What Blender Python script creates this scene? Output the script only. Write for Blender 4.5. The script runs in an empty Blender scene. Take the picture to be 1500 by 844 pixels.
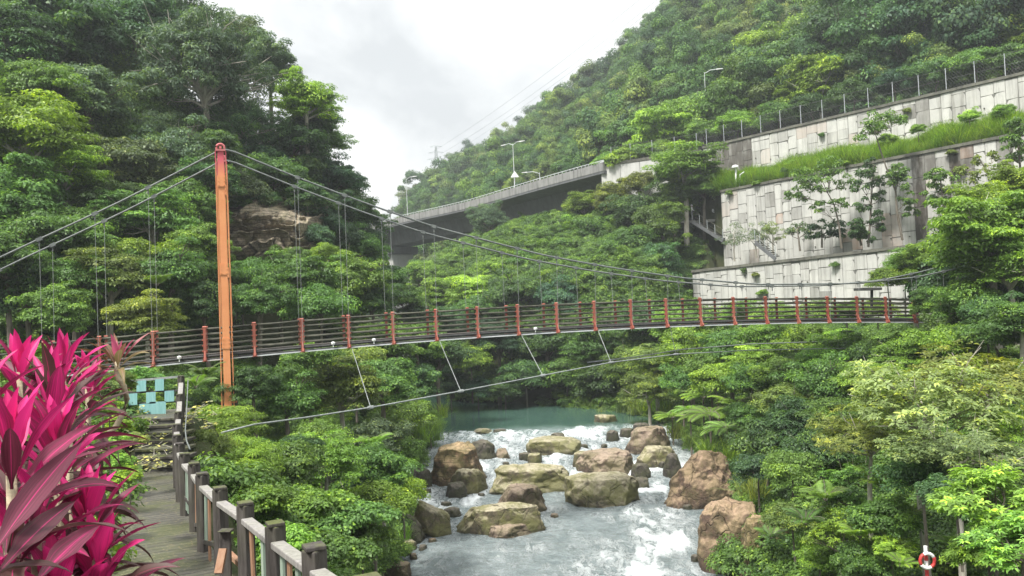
import bpy, bmesh, math, random
import numpy as np
from mathutils import Vector, Matrix
random.seed(7)
C = bpy.context.scene.collection
SC = bpy.context.scene
rad = math.radians
# ------------------------------------------------------------------ camera (eye at the origin, Y forward, Z up)
FPX = 1177.0
_p, _a = math.atan(40 / FPX), 0.042
_f = np.array([0, math.cos(_p), math.sin(_p)]); _u0 = np.array([0, -math.sin(_p), math.cos(_p)]); _r0 = np.array([1.0, 0, 0])
_r = _r0 * math.cos(_a) - _u0 * math.sin(_a)
_u = _u0 * math.cos(_a) + _r0 * math.sin(_a)
cam_d = bpy.data.cameras.new('camera'); cam = bpy.data.objects.new('camera', cam_d); C.objects.link(cam); SC.camera = cam
cam_d.sensor_width = 36; cam_d.lens = 36 * FPX / 1500; cam_d.clip_end = 4000; cam_d.clip_start = 0.05
cam.matrix_world = Matrix(((_r[0], _u[0], -_f[0], 0), (_r[1], _u[1], -_f[1], 0), (_r[2], _u[2], -_f[2], 0), (0, 0, 0, 1)))

def ray(px, py):
    return _f * FPX + _r * (px - 750) + _u * (422 - py)
def P(px, py, Y):
    r = ray(px, py); return r * (Y / r[1])
def on_z(px, py, z):
    r = ray(px, py); return r * (z / r[2])
def on_plane(px, py, p0, d):
    n = np.array([-d[1], d[0], 0.0]); r = ray(px, py)
    return r * (np.dot(n[:2], p0[:2]) / np.dot(n[:2], r[:2]))
def proj(p):
    p = np.asarray(p, float); z = p @ _f
    return 750 + FPX * (p @ _r) / z, 422 - FPX * (p @ _u) / z, p[..., 1]

# ------------------------------------------------------------------ noise
def _hash(i, j, k, seed):
    n = (i * 374761393 + j * 668265263 + k * 2147483647 + seed * 1274126177) & 0xFFFFFFFF
    n = ((n ^ (n >> 13)) * 1274126177) & 0xFFFFFFFF
    n = (n ^ (n >> 16)) & 0xFFFFFFFF
    return n.astype(np.float64) / 4294967295.0
def vnoise(p, seed=0):
    p = np.asarray(p, float); f = np.floor(p); t = p - f; f = f.astype(np.int64); t = t * t * (3 - 2 * t)
    out = 0
    for a in (0, 1):
        for b in (0, 1):
            for c in (0, 1):
                w = (t[..., 0] if a else 1 - t[..., 0]) * (t[..., 1] if b else 1 - t[..., 1]) * (t[..., 2] if c else 1 - t[..., 2])
                out = out + w * _hash(f[..., 0] + a, f[..., 1] + b, f[..., 2] + c, seed)
    return out * 2 - 1
def fbm(p, o=4, seed=0):
    p = np.asarray(p, float); s, a, n = 0, 1.0, 0
    for k in range(o):
        s = s + a * vnoise(p * 2 ** k, seed + k * 17); n += a; a *= .5
    return s / n
def sstep(a, b, x):
    t = np.clip((x - a) / (b - a), 0, 1); return t * t * (3 - 2 * t)

# ------------------------------------------------------------------ objects
def tag(o, label=None, cat=None, group=None, kind=None):
    if label: o['label'] = label
    if cat: o['category'] = cat
    if group: o['group'] = group
    if kind: o['kind'] = kind
    return o
def empty(name, loc, label=None, cat=None, group=None, rz=0.0):
    o = bpy.data.objects.new(name, None); C.objects.link(o); o.location = [float(v) for v in loc]; o.rotation_euler = (0, 0, rz)
    o.empty_display_size = .2
    return tag(o, label, cat, group)
def link(name, me, mat=None, parent=None):
    o = bpy.data.objects.new(name, me); C.objects.link(o)
    if mat is not None and not me.materials: me.materials.append(mat)
    if parent is not None: o.parent = parent
    return o
def mesh_np(name, V, F, smooth=False):
    """V (n,3), F (m,k) index array with constant k"""
    V = np.asarray(V, np.float32); F = np.asarray(F, np.int32)
    me = bpy.data.meshes.new(name); m, k = F.shape
    me.vertices.add(len(V)); me.vertices.foreach_set('co', V.ravel())
    me.loops.add(m * k); me.loops.foreach_set('vertex_index', F.ravel())
    me.polygons.add(m); me.polygons.foreach_set('loop_start', np.arange(m, dtype=np.int32) * k)
    if smooth: me.polygons.foreach_set('use_smooth', np.ones(m, bool))
    me.update(calc_edges=True)
    return me
def fattr(me, name, vals, dom='FACE'):
    a = me.attributes.new(name, 'FLOAT', dom); a.data.foreach_set('value', np.asarray(vals, np.float32))
def frame(d, up=(0, 0, 1)):
    d = Vector(d).normalized(); up = Vector(up)
    s = d.cross(up)
    if s.length < 1e-4: s = d.cross(Vector((1, 0, 0)))
    s.normalize(); return d, s, s.cross(d).normalized()
class MB:
    """collects shapes for ONE mesh object"""
    def __init__(self): self.v = []; self.f = []; self.t = []
    def _add(self, vs, fs, tone=.5):
        n = len(self.v); self.v += [tuple(map(float, q)) for q in vs]
        self.f += [tuple(i + n for i in q) for q in fs]; self.t += [tone] * len(fs); return self
    def hexa(self, c8, tone=.5):
        return self._add(c8, [(0, 3, 2, 1), (4, 5, 6, 7), (0, 1, 5, 4), (1, 2, 6, 5), (2, 3, 7, 6), (3, 0, 4, 7)], tone)
    def box(self, c, s, rz=0.0, tone=.5):
        x, y, z = s[0] / 2, s[1] / 2, s[2] / 2; R = Matrix.Rotation(rz, 3, 'Z'); c = Vector([float(q) for q in c])
        return self.hexa([c + R @ Vector(q) for q in ((-x, -y, -z), (x, -y, -z), (x, y, -z), (-x, y, -z), (-x, -y, z), (x, -y, z), (x, y, z), (-x, y, z))], tone)
    def beam(self, a, b, w, h, up=(0, 0, 1), w2=None, h2=None, tone=.5):
        a = Vector([float(q) for q in a]); b = Vector([float(q) for q in b]); d, s, u = frame(b - a, up)
        w2 = w if w2 is None else w2; h2 = h if h2 is None else h2
        q = [a - s * w / 2 - u * h / 2, a + s * w / 2 - u * h / 2, a + s * w / 2 + u * h / 2, a - s * w / 2 + u * h / 2,
             b - s * w2 / 2 - u * h2 / 2, b + s * w2 / 2 - u * h2 / 2, b + s * w2 / 2 + u * h2 / 2, b - s * w2 / 2 + u * h2 / 2]
        return self.hexa(q, tone)
    def tube(self, pts, r, n=6, tone=.5):
        pts = [Vector([float(q) for q in p]) for p in pts]; rs = r if isinstance(r, (list, tuple, np.ndarray)) else [r] * len(pts)
        ref = Vector((.31, .17, 1)); base = len(self.v); k = len(pts); vs = []
        for i, p in enumerate(pts):
            d = pts[min(i + 1, k - 1)] - pts[max(i - 1, 0)]
            d, s, u = frame(d, ref)
            for j in range(n):
                a = 2 * math.pi * j / n; vs.append(p + (s * math.cos(a) + u * math.sin(a)) * float(rs[i]))
        fs = []
        for i in range(k - 1):
            for j in range(n):
                a = i * n + j; b = i * n + (j + 1) % n; fs.append((a, b, b + n, a + n))
        fs.append(tuple(range(n - 1, -1, -1))); fs.append(tuple((k - 1) * n + j for j in range(n)))
        return self._add(vs, fs, tone)
    def ring(self, c, axis, R, r, n=20, m=8, a0=0, a1=2 * math.pi):
        d, s, u = frame(axis); c = Vector([float(q) for q in c])
        pts = [c + (s * math.cos(a0 + (a1 - a0) * i / n) + u * math.sin(a0 + (a1 - a0) * i / n)) * R for i in range(n + 1)]
        return self.tube(pts, r, m)
    def lathe(self, c, prof, n=16):
        c = Vector([float(q) for q in c]); vs = []; fs = []
        for (r, z) in prof:
            for j in range(n):
                a = 2 * math.pi * j / n; vs.append(c + Vector((r * math.cos(a), r * math.sin(a), z)))
        for i in range(len(prof) - 1):
            for j in range(n):
                a = i * n + j; b = i * n + (j + 1) % n; fs.append((a, b, b + n, a + n))
        fs.append(tuple(range(n - 1, -1, -1))); fs.append(tuple((len(prof) - 1) * n + j for j in range(n)))
        return self._add(vs, fs)
    def build(self, name, mat, parent=None, smooth=False, bevel=0, origin=None):
        me = bpy.data.meshes.new(name); o3 = (0, 0, 0)
        if origin is not None: o3 = origin
        if parent is not None and origin is None: o3 = parent.matrix_basis.translation
        me.from_pydata([(a - o3[0], b - o3[1], c - o3[2]) for a, b, c in self.v], [], self.f)
        fattr(me, 'tone', self.t)
        if smooth:
            me.polygons.foreach_set('use_smooth', [len(p.vertices) == 4 for p in me.polygons])
        me.update()
        o = link(name, me, mat, parent)
        if parent is None and origin is not None: o.location = [float(q) for q in origin]
        if bevel:
            m = o.modifiers.new('bevel', 'BEVEL'); m.width = bevel; m.segments = 2; m.limit_method = 'ANGLE'
        return o
HAZE, CLOC, CLOUD, SUNE, EXPO, ZEN = .0006, (.35, .1, .2), .66, 3.8, .95, 2.6
# ------------------------------------------------------------------ materials (procedural only)
class NT:
    def __init__(self, name):
        self.m = bpy.data.materials.new(name); self.m.use_nodes = True; self.t = self.m.node_tree; self.t.nodes.clear()
        self.out = self.n('ShaderNodeOutputMaterial')
    def n(self, typ, **kw):
        x = self.t.nodes.new(typ)
        for k, v in kw.items():
            if k.startswith('i_'):
                key = k[2:]; key = int(key) if key.isdigit() else key.replace('_', ' ')
                x.inputs[key].default_value = v
            else: setattr(x, k, v)
        return x
    def l(self, a, b): self.t.links.new(a, b); return self
    def attr(self, name): return self.n('ShaderNodeAttribute', attribute_name=name).outputs['Fac']
    def obj(self): return self.n('ShaderNodeTexCoord').outputs['Object']
    def pos(self): return self.n('ShaderNodeNewGeometry').outputs['Position']
    def mapv(self, v, scale=(1, 1, 1)):
        m = self.n('ShaderNodeMapping'); m.inputs['Scale'].default_value = scale; self.l(v, m.inputs['Vector']); return m.outputs[0]
    def noise(self, v, scale, detail=4, rough=.6, dist=0.0):
        x = self.n('ShaderNodeTexNoise'); x.inputs['Scale'].default_value = scale; x.inputs['Detail'].default_value = detail
        x.inputs['Roughness'].default_value = rough; x.inputs['Distortion'].default_value = dist
        if v is not None: self.l(v, x.inputs['Vector'])
        return x.outputs['Fac']
    def ramp(self, fac, stops, interp='LINEAR'):
        r = self.n('ShaderNodeValToRGB'); e = r.color_ramp; e.interpolation = interp
        while len(e.elements) < len(stops): e.elements.new(.5)
        for q, (pp, c) in zip(e.elements, stops):
            q.position = pp; q.color = (c[0], c[1], c[2], 1) if not isinstance(c, (int, float)) else (c, c, c, 1)
        self.l(fac, r.inputs[0]); return r.outputs[0]
    def mix(self, f, a, b, mode='MIX'):
        x = self.n('ShaderNodeMix', data_type='RGBA', blend_type=mode)
        for s, v in ((0, f), (6, a), (7, b)):
            if hasattr(v, 'is_output'): self.l(v, x.inputs[s])
            elif isinstance(v, (int, float)): x.inputs[s].default_value = v
            else: x.inputs[s].default_value = (v[0], v[1], v[2], 1)
        return x.outputs[2]
    def math(self, op, a, b=None, c=None):
        x = self.n('ShaderNodeMath', operation=op)
        for i, v in enumerate((a, b, c)):
            if v is None: continue
            if hasattr(v, 'is_output'): self.l(v, x.inputs[i])
            else: x.inputs[i].default_value = v
        return x.outputs[0]
    def bump(self, h, strength=.4, dist=.05, normal=None):
        b = self.n('ShaderNodeBump'); b.inputs['Strength'].default_value = strength; b.inputs['Distance'].default_value = dist
        self.l(h, b.inputs['Height'])
        if normal is not None: self.l(normal, b.inputs['Normal'])
        return b.outputs[0]
    def bsdf(self, color, rough=.7, spec=.3, normal=None, metal=0):
        b = self.n('ShaderNodeBsdfPrincipled')
        for k, v in (('Base Color', color), ('Roughness', rough), ('Specular IOR Level', spec), ('Metallic', metal)):
            if hasattr(v, 'is_output'): self.l(v, b.inputs[k])
            elif k == 'Base Color': b.inputs[k].default_value = (v[0], v[1], v[2], 1)
            else: b.inputs[k].default_value = v
        if normal is not None: self.l(normal, b.inputs['Normal'])
        return b.outputs[0]
    def done(self, sh): self.l(sh, self.out.inputs['Surface']); return self.m

def m_leaf(name, base=None, trans=.36, rough=.48, spec=.34, yel=(1.7, 1.35, .55)):
    """leaf: object colour (or base) varied per leaf; part of the light passes through"""
    t = NT(name)
    if base is None: col = t.n('ShaderNodeObjectInfo').outputs['Color']
    else:
        rnd = t.n('ShaderNodeObjectInfo').outputs['Random']
        col = t.ramp(rnd, [(i / max(1, len(base) - 1), c) for i, c in enumerate(base)])
    tone = t.attr('tone')
    v = t.ramp(tone, [(0, .5), (.5, .95), (1, 1.7)])
    col = t.mix(1.0, col, v, 'MULTIPLY')
    col = t.mix(t.ramp(tone, [(.55, 0), (.95, .75)]), col, t.mix(1.0, col, yel, 'MULTIPLY'))
    a = t.bsdf(col, rough, spec)
    tr = t.n('ShaderNodeBsdfTranslucent'); t.l(t.mix(1.0, col, (1.25, 1.3, .6), 'MULTIPLY'), tr.inputs[0])
    mx = t.n('ShaderNodeMixShader'); mx.inputs[0].default_value = trans
    t.l(a, mx.inputs[1]); t.l(tr.outputs[0], mx.inputs[2])
    return t.done(mx.outputs[0])
def m_basic(name, c1, c2, scale=3, rough=.7, spec=.3, bump=.3, bd=.01, stretch=(1, 1, 1), detail=5, metal=0, lo=.35, hi=.65):
    t = NT(name); v = t.mapv(t.obj(), stretch); n = t.noise(v, scale, detail)
    col = t.mix(t.ramp(n, [(lo, 0), (hi, 1)]), c1, c2)
    nn = t.bump(t.noise(v, scale * 3, 5), bump, bd) if bump else None
    return t.done(t.bsdf(col, rough, spec, nn, metal))

M = {}
M['leaf'] = m_leaf('leaf')
M['leaf_cover'] = m_leaf('leaf_cover', [(.065, .13, .045), (.10, .19, .048), (.135, .24, .05), (.08, .16, .046), (.18, .29, .052)])
M['leaf_far'] = m_leaf('leaf_far', [(.05, .11, .048), (.08, .165, .052), (.06, .13, .055), (.115, .205, .052), (.045, .09, .055), (.08, .165, .046), (.15, .20, .075), (.14, .23, .058)], trans=.3, spec=.12)
M['grass'] = m_leaf('grass', [(.11, .22, .03), (.16, .29, .035), (.20, .28, .06)])
M['bark'] = m_basic('bark', (.10, .085, .065), (.20, .18, .15), 4, .9, .1, .6, .03, (3, 3, .7))
M['bark_pale'] = m_basic('bark_pale', (.24, .22, .18), (.42, .40, .34), 4, .85, .1, .4, .02, (3, 3, .7))
M['rust_orange'] = None
def m_paint(name, base, worn, rust, amt=.5, zfade=None):
    t = NT(name); o = t.obj()
    n = t.noise(o, 1.7, 6, .65); n2 = t.noise(o, 14, 5, .7); st = t.noise(t.mapv(o, (9, 9, .7)), 1.5, 4)
    col = t.mix(t.ramp(n, [(.35, 0), (.7, 1)]), base, worn)
    col = t.mix(t.math('MULTIPLY', t.ramp(st, [(.5, 0), (.75, 1)]), amt), col, rust)
    col = t.mix(t.ramp(n2, [(.68, 0), (.74, 1)]), col, rust)
    if zfade:
        z0, z1, c = zfade; sx = t.n('ShaderNodeSeparateXYZ'); t.l(o, sx.inputs[0])
        mr = t.n('ShaderNodeMapRange'); mr.inputs['From Min'].default_value = z0; mr.inputs['From Max'].default_value = z1
        t.l(t.math('ADD', sx.outputs['Z'], t.math('MULTIPLY', n, .6)), mr.inputs['Value'])
        col = t.mix(mr.outputs[0], col, c)
    return t.done(t.bsdf(col, .6, .3, t.bump(n2, .15, .004)))
M['tower'] = m_paint('faded_orange_paint', (.60, .235, .095), (.66, .29, .125), (.42, .12, .05), .25, (9.0, 9.75, (.52, .09, .12)))
M['redpost'] = m_paint('red_brown_paint', (.29, .075, .052), (.36, .135, .09), (.13, .05, .038), .7)
M['pinkcap'] = m_paint('pink_red_paint', (.45, .12, .13), (.42, .16, .15), (.2, .05, .04), .3)
M['railbar'] = m_basic('weathered_rail', (.038, .038, .03), (.095, .095, .07), 2.5, .75, .3, .3, .01, (1, 1, 1))
M['deck'] = m_basic('deck_timber', (.06, .055, .05), (.13, .12, .105), 3, .85, .2, .4, .01)
M['cable'] = m_basic('galvanised_cable', (.20, .22, .21), (.32, .34, .33), 8, .55, .4, .2, .004, metal=.3)
M['cable_dark'] = m_basic('dark_cable', (.09, .10, .10), (.16, .175, .165), 8, .6, .4, .2, .004)
M['steel_dark'] = m_basic('dark_steel', (.03, .03, .032), (.06, .058, .055), 6, .6, .4, .2, .004)
M['white'] = m_basic('white_paint', (.70, .71, .70), (.80, .80, .79), 5, .5, .4, .1, .003)
M['lampgrey'] = m_basic('lamp_grey', (.45, .48, .48), (.58, .60, .60), 3, .5, .4, .1, .003)
M['redpaint'] = m_basic('red_paint', (.42, .03, .035), (.5, .06, .05), 5, .5, .4, .1, .003)
M['fencewire'] = m_basic('fence_wire', (.07, .075, .07), (.13, .135, .125), 4, .7, .3, 0, .003)
M['pylon'] = m_basic('pylon_steel', (.30, .33, .34), (.40, .43, .44), 2, .6, .4, 0, .003)
def m_concrete(name, c1, c2, dark, streak=.6, attr=False, rust=None):
    t = NT(name); o = t.pos()
    n = t.noise(o, .8, 6, .65); st = t.noise(t.mapv(o, (2.4, 2.4, .16)), 1.0, 6, .7); f = t.noise(o, 9, 5, .7)
    col = t.mix(t.ramp(n, [(.3, 0), (.7, 1)]), c1, c2)
    if attr: col = t.mix(1.0, col, t.ramp(t.attr('tone'), [(0, .78), (.5, .97), (1, 1.1)]), 'MULTIPLY')
    col = t.mix(t.math('MULTIPLY', t.ramp(f, [(.55, 0), (.8, 1)]), .35), col, dark)
    s = t.math('MULTIPLY', t.ramp(st, [(.48, 0), (.70, 1)]), streak)
    col = t.mix(s, col, dark)
    if attr:
        big = t.noise(t.mapv(o, (1.6, 1.6, .35)), 1.0, 5, .7)
        sm = t.math('MULTIPLY', t.attr('stain'), t.ramp(big, [(.25, .35), (.55, 1)]))
        col = t.mix(sm, col, t.mix(f, (.022, .02, .018), (.075, .06, .045)))
        col = t.mix(t.math('MULTIPLY', t.attr('rust'), t.ramp(n, [(.3, .15), (.65, .8)])), col, (.42, .25, .17))
    return t.done(t.bsdf(col, .85, .2, t.bump(f, .25, .02)))
M['panel'] = m_concrete('panel_concrete', (.42, .42, .40), (.53, .525, .49), (.15, .145, .125), .62, True)
M['joint'] = m_concrete('joint_concrete', (.13, .13, .12), (.20, .20, .18), (.05, .05, .045))
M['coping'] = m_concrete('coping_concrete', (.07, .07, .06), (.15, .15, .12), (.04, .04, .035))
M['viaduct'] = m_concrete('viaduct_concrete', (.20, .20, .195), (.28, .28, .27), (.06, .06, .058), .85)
M['soffit'] = m_concrete('shaded_soffit_concrete', (.10, .105, .11), (.14, .145, .15), (.06, .06, .06), .6)  # darker copy of the concrete, shadow under the deck put into its colour
M['pier'] = m_concrete('pier_concrete', (.42, .42, .40), (.52, .52, .50), (.25, .25, .24), .3)
M['asphalt'] = m_basic('asphalt', (.045, .045, .047), (.06, .06, .06), 6, .9, .2, .3, .01)
M['darkrockwall'] = m_concrete('dark_recess_wall', (.035, .033, .033), (.07, .065, .06), (.02, .02, .02), .8)  # near-black concrete with long vertical streaks
def m_wood(name, dark, light, moss, mossamt=.5):
    t = NT(name); o = t.obj()
    g = t.noise(t.mapv(o, (14, 14, 1.6)), 1.5, 6, .7); n = t.noise(o, 3.5, 5, .65)
    col = t.mix(t.ramp(g, [(.35, 0), (.7, 1)]), dark, light)
    geo = t.n('ShaderNodeNewGeometry'); sx = t.n('ShaderNodeSeparateXYZ'); t.l(geo.outputs['Normal'], sx.inputs[0])
    up = t.ramp(sx.outputs['Z'], [(.3, .12), (.9, 1)])
    ms = t.math('MULTIPLY', t.math('MULTIPLY', up, t.ramp(n, [(.42, 0), (.6, 1)])), mossamt)
    col = t.mix(ms, col, moss)
    return t.done(t.bsdf(col, .85, .2, t.bump(g, .4, .006)))
M['postwood'] = m_wood('dark_post_wood', (.035, .03, .028), (.10, .09, .085), (.10, .12, .03), .7)
M['railtop'] = m_wood('pale_rail_wood', (.17, .16, .155), (.32, .305, .29), (.20, .21, .14), .3)
M['slatgreen'] = m_wood('pale_green_slat', (.20, .27, .22), (.34, .40, .33), (.14, .10, .06), .4)
M['slatrust'] = m_wood('rusty_slat', (.24, .12, .07), (.34, .22, .15), (.10, .06, .04), .4)
M['bluepanel'] = m_wood('pale_blue_panel', (.16, .34, .34), (.26, .46, .46), (.12, .20, .15), .6)
M['rock'] = None
def m_path():
    t = NT('mossy_planks'); o = t.pos()
    rot = t.n('ShaderNodeMapping'); rot.inputs['Rotation'].default_value = (0, 0, rad(-29)); t.l(o, rot.inputs[0]); v = rot.outputs[0]
    w = t.n('ShaderNodeTexWave', wave_type='BANDS', bands_direction='Y'); w.inputs['Scale'].default_value = 2.2; w.inputs['Distortion'].default_value = .6; w.inputs['Detail'].default_value = 3; w.inputs['Detail Scale'].default_value = 2
    t.l(v, w.inputs['Vector'])
    g = t.noise(t.mapv(v, (2, 22, 1)), 1, 5, .7); n = t.noise(o, 1.3, 5, .65); f = t.noise(o, 11, 5, .7)
    col = t.mix(t.ramp(g, [(.3, 0), (.7, 1)]), (.04, .038, .032), (.105, .10, .082))
    gap = t.ramp(w.outputs['Fac'], [(.0, 1), (.16, 0)])
    col = t.mix(gap, col, (.02, .02, .017))
    col = t.mix(t.math('MULTIPLY', t.ramp(n, [(.44, 0), (.62, 1)]), .6), col, t.mix(f, (.045, .055, .018), (.10, .11, .03)))
    col = t.mix(t.ramp(t.noise(o, 30, 3, .6), [(.60, 0), (.66, .8)]), col, (.24, .20, .11))
    rg = t.ramp(t.noise(o, 2.1, 4), [(.35, .35), (.65, .85)])
    return t.done(t.bsdf(col, rg, .4, t.bump(t.math('ADD', t.math('MULTIPLY', gap, -1.0), g), .5, .012)))
M['path'] = m_path()
def m_rock(name, top, side, dark, moss, mossamt=.5, strata=0.0):
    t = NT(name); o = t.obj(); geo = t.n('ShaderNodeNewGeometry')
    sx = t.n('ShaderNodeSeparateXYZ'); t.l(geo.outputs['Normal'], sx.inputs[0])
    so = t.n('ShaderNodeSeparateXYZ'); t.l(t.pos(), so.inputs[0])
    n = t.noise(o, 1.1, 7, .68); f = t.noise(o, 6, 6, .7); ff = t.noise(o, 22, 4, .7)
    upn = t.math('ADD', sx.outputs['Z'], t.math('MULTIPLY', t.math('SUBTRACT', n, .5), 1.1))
    col = t.mix(t.ramp(upn, [(.22, 0), (.55, 1)]), t.mix(t.ramp(f, [(.3, 0), (.7, 1)]), side, dark), t.mix(t.ramp(f, [(.35, 0), (.7, 1)]), top, [c * .62 for c in top]))  # tops paler from lichen, with sunlit tops and shaded sides also put into colour
    if strata:
        w = t.n('ShaderNodeTexWave', wave_type='BANDS', bands_direction='Z'); w.inputs['Scale'].default_value = 1.1; w.inputs['Distortion'].default_value = 5; w.inputs['Detail'].default_value = 4; w.inputs['Detail Scale'].default_value = .8
        t.l(t.mapv(o, (.35, .5, 1.2)), w.inputs['Vector'])
        col = t.mix(t.math('MULTIPLY', t.ramp(w.outputs['Fac'], [(0, 1), (.16, 0)]), strata), col, dark)
    col = t.mix(t.math('MULTIPLY', t.ramp(t.math('ADD', n, t.math('MULTIPLY', f, .35)), [(.58, 0), (.74, 1)]), mossamt), col, moss)
    col = t.mix(t.ramp(ff, [(.66, 0), (.72, .55)]), col, (.34, .32, .27))
    crack = t.n('ShaderNodeTexVoronoi', feature='DISTANCE_TO_EDGE'); crack.inputs['Scale'].default_value = .75
    wv = t.n('ShaderNodeVectorMath', operation='ADD'); t.l(o, wv.inputs[0]); nz = t.n('ShaderNodeTexNoise'); nz.inputs['Scale'].default_value = 1.3; t.l(o, nz.inputs[0]); t.l(nz.outputs['Color'], wv.inputs[1]); t.l(wv.outputs[0], crack.inputs['Vector'])
    ck = t.ramp(crack.outputs['Distance'], [(0, 1), (.018, 0)])
    col = t.mix(t.math('MULTIPLY', ck, .35), col, dark)
    wet = t.n('ShaderNodeMapRange'); wet.inputs['From Min'].default_value = .0; wet.inputs['From Max'].default_value = .55
    wet.inputs['To Min'].default_value = 1; wet.inputs['To Max'].default_value = 0
    so2 = t.n('ShaderNodeSeparateXYZ'); t.l(o, so2.inputs[0]); t.l(t.math('ADD', so2.outputs['Z'], t.math('MULTIPLY', n, .3)), wet.inputs['Value'])
    col = t.mix(t.math('MULTIPLY', wet.outputs[0], .75), col, t.mix(1.0, col, (.25, .25, .23), 'MULTIPLY'))
    rg = t.math('SUBTRACT', .85, t.math('MULTIPLY', wet.outputs[0], .5))
    h = t.math('ADD', t.math('ADD', n, t.math('MULTIPLY', f, .5)), t.math('ADD', t.math('MULTIPLY', ff, .15), t.math('MULTIPLY', ck, -.3)))
    return t.done(t.bsdf(col, rg, .3, t.bump(h, .9, .22)))
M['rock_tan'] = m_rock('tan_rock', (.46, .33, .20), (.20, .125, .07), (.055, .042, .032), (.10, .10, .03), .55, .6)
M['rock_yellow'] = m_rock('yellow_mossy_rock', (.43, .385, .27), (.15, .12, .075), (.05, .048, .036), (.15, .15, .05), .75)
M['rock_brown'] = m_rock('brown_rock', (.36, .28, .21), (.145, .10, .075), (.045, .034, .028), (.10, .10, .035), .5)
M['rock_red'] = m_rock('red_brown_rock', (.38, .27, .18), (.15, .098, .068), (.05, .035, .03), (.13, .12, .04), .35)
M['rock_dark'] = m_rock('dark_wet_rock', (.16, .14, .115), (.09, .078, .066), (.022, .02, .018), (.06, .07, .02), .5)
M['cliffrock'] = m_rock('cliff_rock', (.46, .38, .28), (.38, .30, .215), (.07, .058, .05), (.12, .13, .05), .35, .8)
def m_ground():
    t = NT('forest_soil'); o = t.pos(); n = t.noise(o, .6, 6, .65); f = t.noise(o, 5, 5, .7)
    col = t.mix(t.ramp(n, [(.35, 0), (.65, 1)]), (.022, .034, .012), (.045, .05, .022))
    col = t.mix(t.ramp(f, [(.5, 0), (.75, 1)]), col, (.06, .052, .035))
    return t.done(t.bsdf(col, .95, .1, t.bump(f, .6, .15)))
M['ground'] = m_ground()
def m_water():
    t = NT('river_water'); o = t.pos(); foam = t.attr('foam'); pool = t.attr('pool')
    rp = t.noise(t.mapv(o, (1.1, 1.3, 1)), 1.3, 6, .64, .35); fine = t.noise(t.mapv(o, (1.8, 2.6, 1)), 2.6, 6, .7, .3)
    fn = t.noise(t.mapv(o, (1.7, .7, 1.6)), 2.1, 7, .72, 1.4)
    fn = t.noise(t.mapv(o, (1.3, .5, 1.2)), 1.5, 7, .72, 1.0); fn2 = t.noise(t.mapv(o, (.8, .35, 1)), .9, 5, .6, .5)
    fm = t.n('ShaderNodeMapRange'); fm.inputs['From Min'].default_value = .46; fm.inputs['From Max'].default_value = .86
    web = t.math('ADD', t.math('MULTIPLY', t.math('SUBTRACT', fn, .48), 1.5), t.math('MULTIPLY', t.math('SUBTRACT', fn2, .5), 1.0))
    t.l(t.math('ADD', foam, t.math('MULTIPLY', web, t.ramp(foam, [(0, .2), (.35, 1), (1, .8)]))), fm.inputs['Value'])
    lace = t.ramp(t.math('ABSOLUTE', t.math('SUBTRACT', fn, .5)), [(0, 1), (.022, .55), (.06, 0)])
    lace = t.math('MULTIPLY', lace, t.ramp(t.math('ADD', foam, t.math('MULTIPLY', t.math('SUBTRACT', fn2, .5), .9)), [(.14, 0), (.5, .75)]))
    fmx = t.math('MAXIMUM', fm.outputs[0], lace)
    base = t.mix(t.ramp(rp, [(.35, 0), (.65, 1)]), (.13, .165, .17), (.23, .27, .275))
    base = t.mix(pool, base, (.052, .105, .082))
    col = t.mix(fmx, base, (.76, .80, .81))
    rg = t.math('ADD', .07, t.math('MULTIPLY', fmx, .55))
    h = t.math('ADD', rp, t.math('ADD', t.math('MULTIPLY', fine, .55), t.math('MULTIPLY', fmx, .25)))
    b = t.n('ShaderNodeBump'); b.inputs['Distance'].default_value = .30
    t.l(h, b.inputs['Height']); t.l(t.math('SUBTRACT', .85, t.math('MULTIPLY', pool, .81)), b.inputs['Strength'])
    return t.done(t.bsdf(col, rg, .5, b.outputs[0]))
M['water'] = m_water()
def m_cordyline(name, hot, dark, edge):
    t = NT(name); tone = t.attr('tone'); u = t.attr('lu'); v = t.attr('lv'); o = t.obj()
    n = t.noise(o, 9, 5, .7); st = t.n('ShaderNodeCombineXYZ'); t.l(t.math('MULTIPLY', u, 4.0), st.inputs[0]); t.l(t.math('MULTIPLY', v, .6), st.inputs[1]); t.l(t.math('MULTIPLY', tone, 50.0), st.inputs[2])
    s = t.noise(st.outputs[0], 2.2, 4, .7)
    k = t.math('ADD', t.math('ADD', t.math('MULTIPLY', tone, 1.25), t.math('MULTIPLY', t.math('SUBTRACT', s, .5), 1.0)), t.math('MULTIPLY', t.math('ABSOLUTE', u), .16))
    col = t.ramp(k, [(.12, hot), (.36, [c * .62 for c in hot]), (.58, dark), (.85, [c * .5 for c in dark]), (1.0, edge)])
    col = t.mix(t.ramp(t.math('ABSOLUTE', u), [(.0, .5), (.07, 0)]), col, [min(1, c * 1.3) for c in hot])
    col = t.mix(t.ramp(n, [(.70, 0), (.76, .7)]), col, (.10, .035, .03))
    a = t.bsdf(col, .48, .3, t.bump(s, .15, .004)); tr = t.n('ShaderNodeBsdfTranslucent'); t.l(col, tr.inputs[0])
    mx = t.n('ShaderNodeMixShader'); mx.inputs[0].default_value = .3; t.l(a, mx.inputs[1]); t.l(tr.outputs[0], mx.inputs[2])
    return t.done(mx.outputs[0])
M['cord'] = m_cordyline('cordyline_leaf', (.68, .03, .21), (.15, .028, .055), (.085, .045, .04))
M['cord_faded'] = m_cordyline('cordyline_faded_leaf', (.55, .12, .22), (.20, .13, .055), (.20, .16, .07))
M['cordstem'] = m_basic('cordyline_stem', (.26, .22, .15), (.42, .36, .25), 14, .8, .2, .4, .006, (1, 1, 3))
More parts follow.
